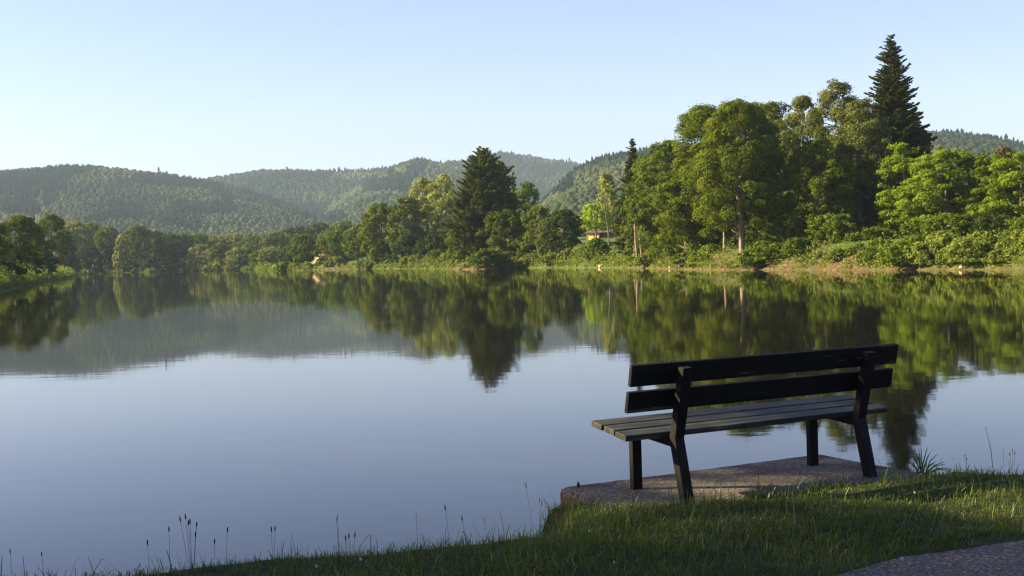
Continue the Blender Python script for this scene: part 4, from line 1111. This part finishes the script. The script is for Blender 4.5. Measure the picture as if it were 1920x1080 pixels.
# ------------------------------------------------------------------ bench
def bench():
    yaw = math.atan2(U_[1], U_[0])
    root = empty("park_bench", (O_[0], O_[1], SLAB_Z)); root.rotation_euler = (0, 0, yaw)
    import bmesh
    def solid(name, prof_or_c8, mat, bev=.004, label=None, sub=3, wav=0.0, seed=0):
        """prism from 8 corners in bench space (u,v,z), bevelled"""
        me = bpy.data.meshes.new(name); bm = bmesh.new()
        vs = [bm.verts.new([float(q) for q in c]) for c in prof_or_c8]
        k_ = len(vs) // 2
        bm.faces.new(vs[:k_][::-1]); bm.faces.new(vs[k_:])
        for a in range(k_): bm.faces.new((vs[a], vs[(a + 1) % k_], vs[k_ + (a + 1) % k_], vs[k_ + a]))
        bmesh.ops.recalc_face_normals(bm, faces=bm.faces)
        bmesh.ops.bevel(bm, geom=list(bm.edges), offset=bev, segments=2, profile=.6, affect='EDGES')
        bm.to_mesh(me); bm.free(); me.materials.append(mat)
        o = bpy.data.objects.new(name, me); COL.objects.link(o); o.parent = root
        if label: o['label'] = label
        return o
    def board(name, mat, u0, u1, a, b, th, **k):
        """long board, cross-section line a->b in (v,z), thickness th on the left of it"""
        a = np.array(a, float); b = np.array(b, float); d = (b - a) / np.linalg.norm(b - a); nn = np.array([-d[1], d[0]]) * th
        q = [a, b, b + nn, a + nn]
        return solid(name, [(u0, p[0], p[1]) for p in q] + [(u1, p[0], p[1]) for p in q], mat, **k)
    # seat planks (three), sloping down to the back
    sl = .053 / .39
    for k_, (v0, du) in enumerate(((.155, 0.0), (.290, .004), (.425, -.003))):
        v1 = v0 + .118
        board("seat_plank", M['wood_seat'], -.322 + du, 1.742 + du, (v0, .412 - .036 + (v0 - .155) * sl), (v1, .412 - .036 + (v1 - .155) * sl), .036, bev=.005)
    # back boards on the lake side of the posts
    board("back_board", M['wood_back'], -.335, 1.735, (.113, .548), (.082, .673), -.030, bev=.005, label='lower dark back board with worn pale chips')
    board("back_board", M['wood_back'], -.330, 1.752, (.074, .706), (.046, .834), -.030, bev=.005, label='upper dark back board')
    for uc in (0.0, 1.435):
        w = .034
        # rear post: leans forward up to the seat, then back
        prof = [(-.030, -.004), (.030, -.004), (.124, .372), (.052 - .000, .640), (.006, .812), (-.048, .806), (-.008, .640), (.062, .375)]
        solid("rear_post", [(uc - w, p[0], p[1]) for p in prof] + [(uc + w, p[0], p[1]) for p in prof], M['wood_post'], bev=.004)
        solid("front_leg", [(uc - w, .532, -.003), (uc - w, .576, -.003), (uc - w, .576, .424), (uc - w, .532, .418), (uc + w, .532, -.003), (uc + w, .576, -.003), (uc + w, .576, .424), (uc + w, .532, .418)], M['wood_post'])
        g = sl
        solid("seat_bearer", [(uc - .022, .088, .318), (uc - .022, .531, .350), (uc - .022, .531, .374 + (.531 - .155) * g - .0), (uc - .022, .107, .366),
                              (uc + .022, .088, .318), (uc + .022, .531, .350), (uc + .022, .531, .374 + (.531 - .155) * g), (uc + .022, .107, .366)], M['wood_post'])
    tag(root, 'dark wooden park bench facing the lake, seen from behind', 'bench')
bench()

# ------------------------------------------------------------------ foreground grass
rs = np.random.RandomState(42)
def blades(n, xr, yr, cond, hmean, w=.0042, seed=0, lift=0.0):
    rs = np.random.RandomState(seed)
    P = np.column_stack([rs.uniform(*xr, n), rs.uniform(*yr, n)])
    k = cond(P, rs)
    P = P[k]; n = len(P)
    z = terrain(P)
    h = hmean * np.exp(rs.normal(size=n) * .48) * (.55 + .9 * fbm(P[:, 0] * 1.7, P[:, 1] * 1.7))
    a = rs.rand(n) * 6.28
    lean = rs.gamma(2.0, .25, n) * h
    D = np.stack([np.cos(a), np.sin(a), a * 0], -1); S = np.stack([-np.sin(a + rs.normal(size=n)), np.cos(a), a * 0], -1)
    b = np.column_stack([P, z - .015]); ww = (w * (.6 + .8 * rs.rand(n)))[:, None]
    up = np.array([0, 0, 1.0])
    p1 = b + up * (h * .5)[:, None] + D * (lean * .22)[:, None]
    p2 = b + up * (h * .88)[:, None] + D * (lean * .62)[:, None]
    p3 = b + up * (h * (1.0 - .25 * np.clip(lean / h, 0, 1)))[:, None] + D * lean[:, None]
    V = np.stack([b - S * ww * .5, b + S * ww * .5, p1 + S * ww * .5, p1 - S * ww * .5, p2 + S * ww * .32, p2 - S * ww * .32, p3], 1).reshape(-1, 3)
    o = (np.arange(n) * 7)[:, None]
    Q = np.concatenate([o + np.array([[0, 1, 2, 3]]), o + np.array([[3, 2, 4, 5]])]); T = o + np.array([[5, 4, 6]])
    patch = fbm(P[:, 0] * 1.1 + 4, P[:, 1] * 1.1 + 8)
    tn = np.clip(.28 + (patch - .5) * .6 + (rs.rand(n) - .5) * .35 + (rs.rand(n) > .95) * .5, 0, 1)
    return V, Q, T, np.concatenate([tn, tn]), tn
def in_slab(P, m=0.0):
    uu = (P - O_) @ U_; vv = (P - O_) @ V_
    return (uu > -.38 + m) & (uu < 1.80 - m) & (vv > -.40) & (vv < .9 - m), uu, vv
def cond_grass(P, rs):
    s = sdist(P)
    ins, uu, vv = in_slab(P)
    edge = np.interp(uu, [-.38, 0, .5, 1.45, 1.8], [.12, -.06, -.12, -.20, -.22]) + .14 * (fbm(P[:, 0] * 5, P[:, 1] * 5) - .5)
    over = ins & (vv > edge)                      # visible part of the slab stays bare
    pth = path_side(P) > -.02 + .10 * (fbm(P[:, 0] * 5, P[:, 1] * 5) - .5)
    far_thin = rs.rand(len(P)) < np.clip(1.25 - .07 * np.hypot(P[:, 0], P[:, 1]), .25, 1)
    return (s > .06) & (~over) & (~pth) & (P[:, 1] > .3) & far_thin
mbg = MB()
for (n, xr, yr, h, w, sd_) in ((330000, (-4.5, 6.0), (4.3, 9.6), .034, .0036, 1), (16000, (-4.5, 6.0), (4.3, 9.6), .066, .0038, 2), (60000, (4.0, 14), (6, 15), .07, .008, 3), (50000, (-12, -3.5), (2.5, 8), .07, .008, 4)):
    V, Q, T, tq, tt = blades(n, xr, yr, cond_grass, h, w, sd_)
    # slab overgrowth must root at slab level or above
    P = V[:, :2]; ins, uu, vv = in_slab(P)
    mbg.V.append(V); mbg.Q.append(Q + mbg.n); mbg.T.append(T + mbg.n); mbg.tq.append(tq); mbg.tt.append(tt); mbg.n += len(V)
# taller tufts at the brink of the bank and along the slab
def cond_brink(P, rs):
    s = sdist(P); ins, uu, vv = in_slab(P, -.02)
    return (s > .10) & (s < .55) & (~ins) & (fbm(P[:, 0] * 3, P[:, 1] * 3) > .42)
V, Q, T, tq, tt = blades(60000, (-4.5, 6.5), (5.0, 10), cond_brink, .060, .0042, 9)
mbg.V.append(V); mbg.Q.append(Q + mbg.n); mbg.T.append(T + mbg.n); mbg.tq.append(tq); mbg.tt.append(tt); mbg.n += len(V)
def cond_slabedge(P, rs):
    ins, uu, vv = in_slab(P)
    e = np.interp(uu, [-.38, 0, .5, 1.45, 1.8], [.12, -.06, -.12, -.20, -.22])
    return (uu > -.36) & (uu < 1.9) & (vv > e - .10) & (vv < e + .03) & (fbm(P[:, 0] * 7, P[:, 1] * 7) > .5)
V, Q, T, tq, tt = blades(30000, (.2, 3.6), (6.6, 9.2), cond_slabedge, .055, .0038, 12)
mbg.V.append(V); mbg.Q.append(Q + mbg.n); mbg.T.append(T + mbg.n); mbg.tq.append(tq); mbg.tt.append(tt); mbg.n += len(V)
g = mbg.build("grass", M['grassblade'])
tag(g, 'rough green grass covering the near bank between path and water', 'grass', kind='stuff')

# dry litter lying on the slab
rs = np.random.RandomState(8)
mb = MB()
for q in range(420):
    u = rs.uniform(-.3, 1.6); v = rs.uniform(-.15, .85) ** 1
    a = rs.rand() * 6.28; L = rs.uniform(.01, .035)
    d = np.array([cos(a), sin(a), 0]) * L; s = np.array([-sin(a), cos(a), 0]) * rs.uniform(.0012, .003)
    c = B(u, v, .003 + rs.rand() * .004)
    mb.add([c - d - s, c + d - s * .5, c + d + s * .5, c - d + s], Q=[(0, 1, 2, 3)], tint=float(rs.rand()))
o = mb.build("dry_litter", M['straw']); tag(o, 'dry grass clippings and needles scattered on the concrete slab', 'litter', kind='stuff')

# plantain and grass stalks against the water
def stalk(px, ytop, ybase, lab, bend=0, heads=((0, 0),), straw=False, D=None, head=.016, leaves=0):
    """px = column of the tip; rooted at the brink of the bank"""
    dirv = on_z(px, ybase, .56); dirn = dirv / np.linalg.norm(dirv)
    rng = np.linspace(4, 12, 500); pts = dirn[None] * rng[:, None]; sdv = sdist(pts)
    # root just inside the brink
    P0 = pts[np.argmax(sdv < .42)]
    z = tz(*P0); dist = P0[1]
    Htop = at_dist(px, ytop, dist)[2] - z
    root = empty("dry_grass_stalk" if straw else "plantain_stalk", (P0[0], P0[1], z))
    mat = M['straw'] if straw else M['stalk']
    for k_, (dx, dh) in enumerate(heads):
        H = Htop - dh * dist / F_PX; tipx = (bend * 0 + dx) * dist / F_PX; bx = -bend * dist / F_PX
        mb = MB()
        t = np.linspace(0, 1, 6)
        base_x = bx
        P = np.stack([base_x + (tipx - base_x) * t ** 1.3, 0 * t, -.02 + (H + .02) * t], -1)
        mb.tube(P, np.full(6, .0011) * (1 - .3 * t), 4)
        mb.build("stem", mat, root)
        hb = MB(); tip = P[-1]; dr = (P[-1] - P[-2]); dr /= np.linalg.norm(dr)
        tt_ = np.linspace(-.3, 1, 6)
        hb.tube(tip[None] + dr[None] * (tt_ * head * 1.6)[:, None], np.array([.0010, .0034, .0042, .0038, .0028, .0008]) * (head / .016), 6)
        hb.build("seed_head", M['straw'] if straw else M['seedhead'], root)
    for k_ in range(leaves):
        a = rs.rand() * 6.28
        lb = MB(); d = np.array([cos(a) * .5, sin(a) * .2, 0]); L = Htop * .55
        w = np.array([.003, 0, 0]); c0 = np.array([0, 0, 0.]); c1 = d * L * .4 + [0, 0, L * .6]; c2 = d * L + [0, 0, L * .8]
        lb.add([c0 - w, c0 + w, c1 + w, c1 - w, c2], Q=[(0, 1, 2, 3)], T=[(3, 2, 4)]); lb.build("blade", M['grassblade'], root)
    tag(root, lab, 'dry stalk' if straw else 'plantain', 'stalks standing against the water')
stalk(21, 1036, 1080, 'leftmost thin stem sticking up at the lower left corner', -4, head=.012)
stalk(80, 1041, 1080, 'dark blade-like stalk right of the leftmost stem', -6, head=.012)
stalk(278, 1020, 1055, 'short plantain stalk left of the tall single one', -3)
stalk(319, 995, 1050, 'tall single plantain stalk left of the branching clump', 1)
stalk(351, 972, 1046, 'tallest branching clump of plantain heads at lower left', -8, ((0, 0), (-10, 4), (5, 11), (8, 9), (20, 15), (17, 34)), leaves=2)
stalk(403, 1018, 1040, 'short leaning plantain stalk right of the branching clump', 5)
stalk(428, 996, 1038, 'tall leaning plantain stalk right of the branching clump', 8)
stalk(517, 994, 1030, 'pair of small plantain heads on a forked stem', 6, ((0, 0), (-7, 1)))
stalk(635, 970, 1028, 'tall thin bare plantain stem right of the bright tufts', -2, ((0, 0), (-2, 6)), head=.009)
stalk(655, 1008, 1028, 'cluster of short plantain heads beside the tall thin stem', 0, ((0, 0), (11, -2), (-6, 4)))
stalk(782, 967, 1018, 'thin faint stem midway along the grass edge', -2, head=.008)
stalk(837, 955, 1012, 'tall plantain stalk leaning left, left of a leaning pair', -10)
stalk(868, 975, 1008, 'shorter plantain stalk leaning left, right of a leaning pair', -14)
stalk(910, 978, 1005, 'short pale dry stalk before the slab', -6, straw=True, head=.014)
stalk(989, 913, 990, 'tall pale dry stalk left of the slab corner', -18, straw=True, head=.016)
stalk(1013, 940, 985, 'pale dry stalk pair nearest the slab corner', -3, ((0, 0), (4, 6)), straw=True, head=.014)
stalk(1810, 856, 884, 'pale dry grass head at the right, left of two', 0, ((0, 0), (3, 6)), straw=True, head=.012)
stalk(1899, 846, 872, 'pale dry grass head near the right edge', 0, ((0, 0), (4, 6), (-5, 8)), straw=True, head=.014)
stalk(1882, 844, 875, 'thin dark stem near the right edge', 0, head=.006)

# sedge tuft at the right end of the slab
def sedge():
    rs = np.random.RandomState(4)
    p = on_z(1728, 888, .58); root = empty("sedge_tuft", (p[0], p[1], tz(*p)))
    mb = MB()
    s_ = np.linalg.norm(p) / F_PX
    tips = [(-24, -48), (-18, -34), (-14, -44), (-8, -36), (-5, -50), (2, -42), (8, -30), (14, -44), (-28, -22), (20, -24), (30, -32), (28, -14), (44, -12), (38, -20), (50, -3), (58, -2), (-20, -14), (6, -20), (-2, -26), (18, -36)]
    for (tx, ty) in tips:
        tip = np.array([tx * s_, rs.normal() * .05, -ty * s_ + .03]); L = np.linalg.norm(tip)
        mid = tip * .5 + np.array([0, 0, L * .12]); w = np.array([-tip[2], 0, tip[0]]) / (L + 1e-6) * .004
        b = np.array([rs.normal() * .012, rs.normal() * .012, -.01]); q = tip * .8 + np.array([0, 0, L * .07])
        mb.add([b - w * .7, b + w * .7, mid + w, mid - w, q + w * .6, q - w * .6, tip], Q=[(0, 1, 2, 3), (3, 2, 4, 5)], T=[(5, 4, 6)], tint=float(rs.rand() * .3))
    mb.build("leaf_blades", M['grassblade'], root)
    tag(root, 'spiky dark sedge tuft at the right end of the slab', 'sedge')
sedge()

# curled dead leaf standing on the slab's far corner
mb = MB(); c = B(-.28, .80, .0)
for k_ in range(5):
    z0, z1 = k_ * .008, (k_ + 1) * .008; f = lambda z: .008 * sin(pi * min(1, z / .042)) + .001
    mb.add([c + (-f(z0), 0, z0), c + (f(z0), .004, z0), c + (f(z1), .004, z1), c + (-f(z1), 0, z1)], Q=[(0, 1, 2, 3)], tint=.2)
o = mb.build("dead_leaf", M['seedhead']); tag(o, 'tiny dark curled leaf standing on the slab corner over the water', 'leaf')

# broad-leaved weeds at the edge of the path
def weed(px, py, lab, n, L, seed, mat='bright', name="broadleaf_weed"):
    rs = np.random.RandomState(seed); p = on_z(px, py, .6)
    root = empty(name, (p[0], p[1], tz(*p))); mb = MB()
    for k_ in range(n):
        a = rs.rand() * 6.28; l = L * rs.uniform(.6, 1.2); d = np.array([cos(a), sin(a), 0]); w = np.array([-sin(a), cos(a), 0]) * l * .11
        e = rs.uniform(.25, 1.1); h = np.array([0, 0, l * e])
        c0 = d * .01; c1 = d * l * .35 + h * .6; c2 = d * l * .75 + h * .95; c3 = d * l + h * .85
        mb.add([c0 - w * .2, c0 + w * .2, c1 + w, c1 - w, c2 + w * .9, c2 - w * .9, c3], Q=[(0, 1, 2, 3), (3, 2, 4, 5)], T=[(5, 4, 6)], tint=float(.3 + .6 * rs.rand()))
    mb.build("leaves", M[mat], root)
    tag(root, lab, 'weed', 'broad-leaved weeds beside the path')
weed(1705, 1008, 'broad-leaved weed at the path corner, leftmost of the sunlit weeds', 12, .05, 1, 'mid')
weed(1745, 1015, 'broad-leaved weed beside the path, second of the sunlit weeds', 14, .055, 2, 'mid')
weed(1790, 1012, 'broad-leaved weed beside the path, third of the sunlit weeds', 14, .05, 3, 'mid')
weed(1830, 1002, 'broad-leaved weed beside the path, fourth of the sunlit weeds', 12, .05, 4, 'mid')
weed(1880, 995, 'broad-leaved weed beside the path, rightmost of the sunlit weeds', 12, .05, 5, 'mid')
# clover flowers
M['clover'] = plain("clover_petals", (.62, .56, .50))
def clover(px, py, lab, r=.008):
    rs = np.random.RandomState(int(px)); p = on_z(px, py, .66); z = tz(*p)
    root = empty("clover_flower", (p[0], p[1], z)); mb = MB()
    mb.tube([(0, 0, -.01), (.004, 0, .05)], [.0012, .001], 4); mb.build("stem", M['grassblade'], root)
    m = 60; d = rs.normal(size=(m, 3)); d /= np.linalg.norm(d, axis=1)[:, None]
    V, Q = leaf_cards(np.array([.004, 0, .055]) + d * r * .45, d[:, [1, 2, 0]], r * .8, rs)
    mesh_from("flower_head", V, Q, M['clover'], root)
    tag(root, lab, 'clover', 'clover flowers in the grass')
clover(1690, 1046, 'pinkish white clover flower at the edge of the asphalt', .013)
clover(1714, 925, 'tiny white clover flower in the dark grass right of the bench')
clover(675, 1047, 'white clover flower in the grass at lower centre left', .011)
clover(592, 1059, 'white clover flower lowest in the left grass', .010)
clover(1104, 1004, 'white clover flower below the slab left corner', .009)
clover(1150, 1058, 'white clover flower in the sunlit grass at the bottom', .008)

# ------------------------------------------------------------------ haze
def haze():
    x, y0, y1, z0, z1 = 4200, -300, 4600, -4.0, 520
    c = [(-x, y0, z0), (x, y0, z0), (x, y1, z0), (-x, y1, z0), (-x, y0, z1), (x, y0, z1), (x, y1, z1), (-x, y1, z1)]
    mb = MB(); mb.hexa(c)
    mt, nt, out = new_mat("haze_air")
    v = N(nt, "ShaderNodeVolumePrincipled"); v.inputs["Color"].default_value = (.62, .78, 1, 1); v.inputs["Density"].default_value = HAZE; v.inputs["Anisotropy"].default_value = .0
    nt.links.new(v.outputs[0], out.inputs["Volume"])
    o = mb.build("haze", mt); tag(o, 'thin blue air between the viewer and the hills', 'haze', kind='stuff')
HAZE = .00011
haze()
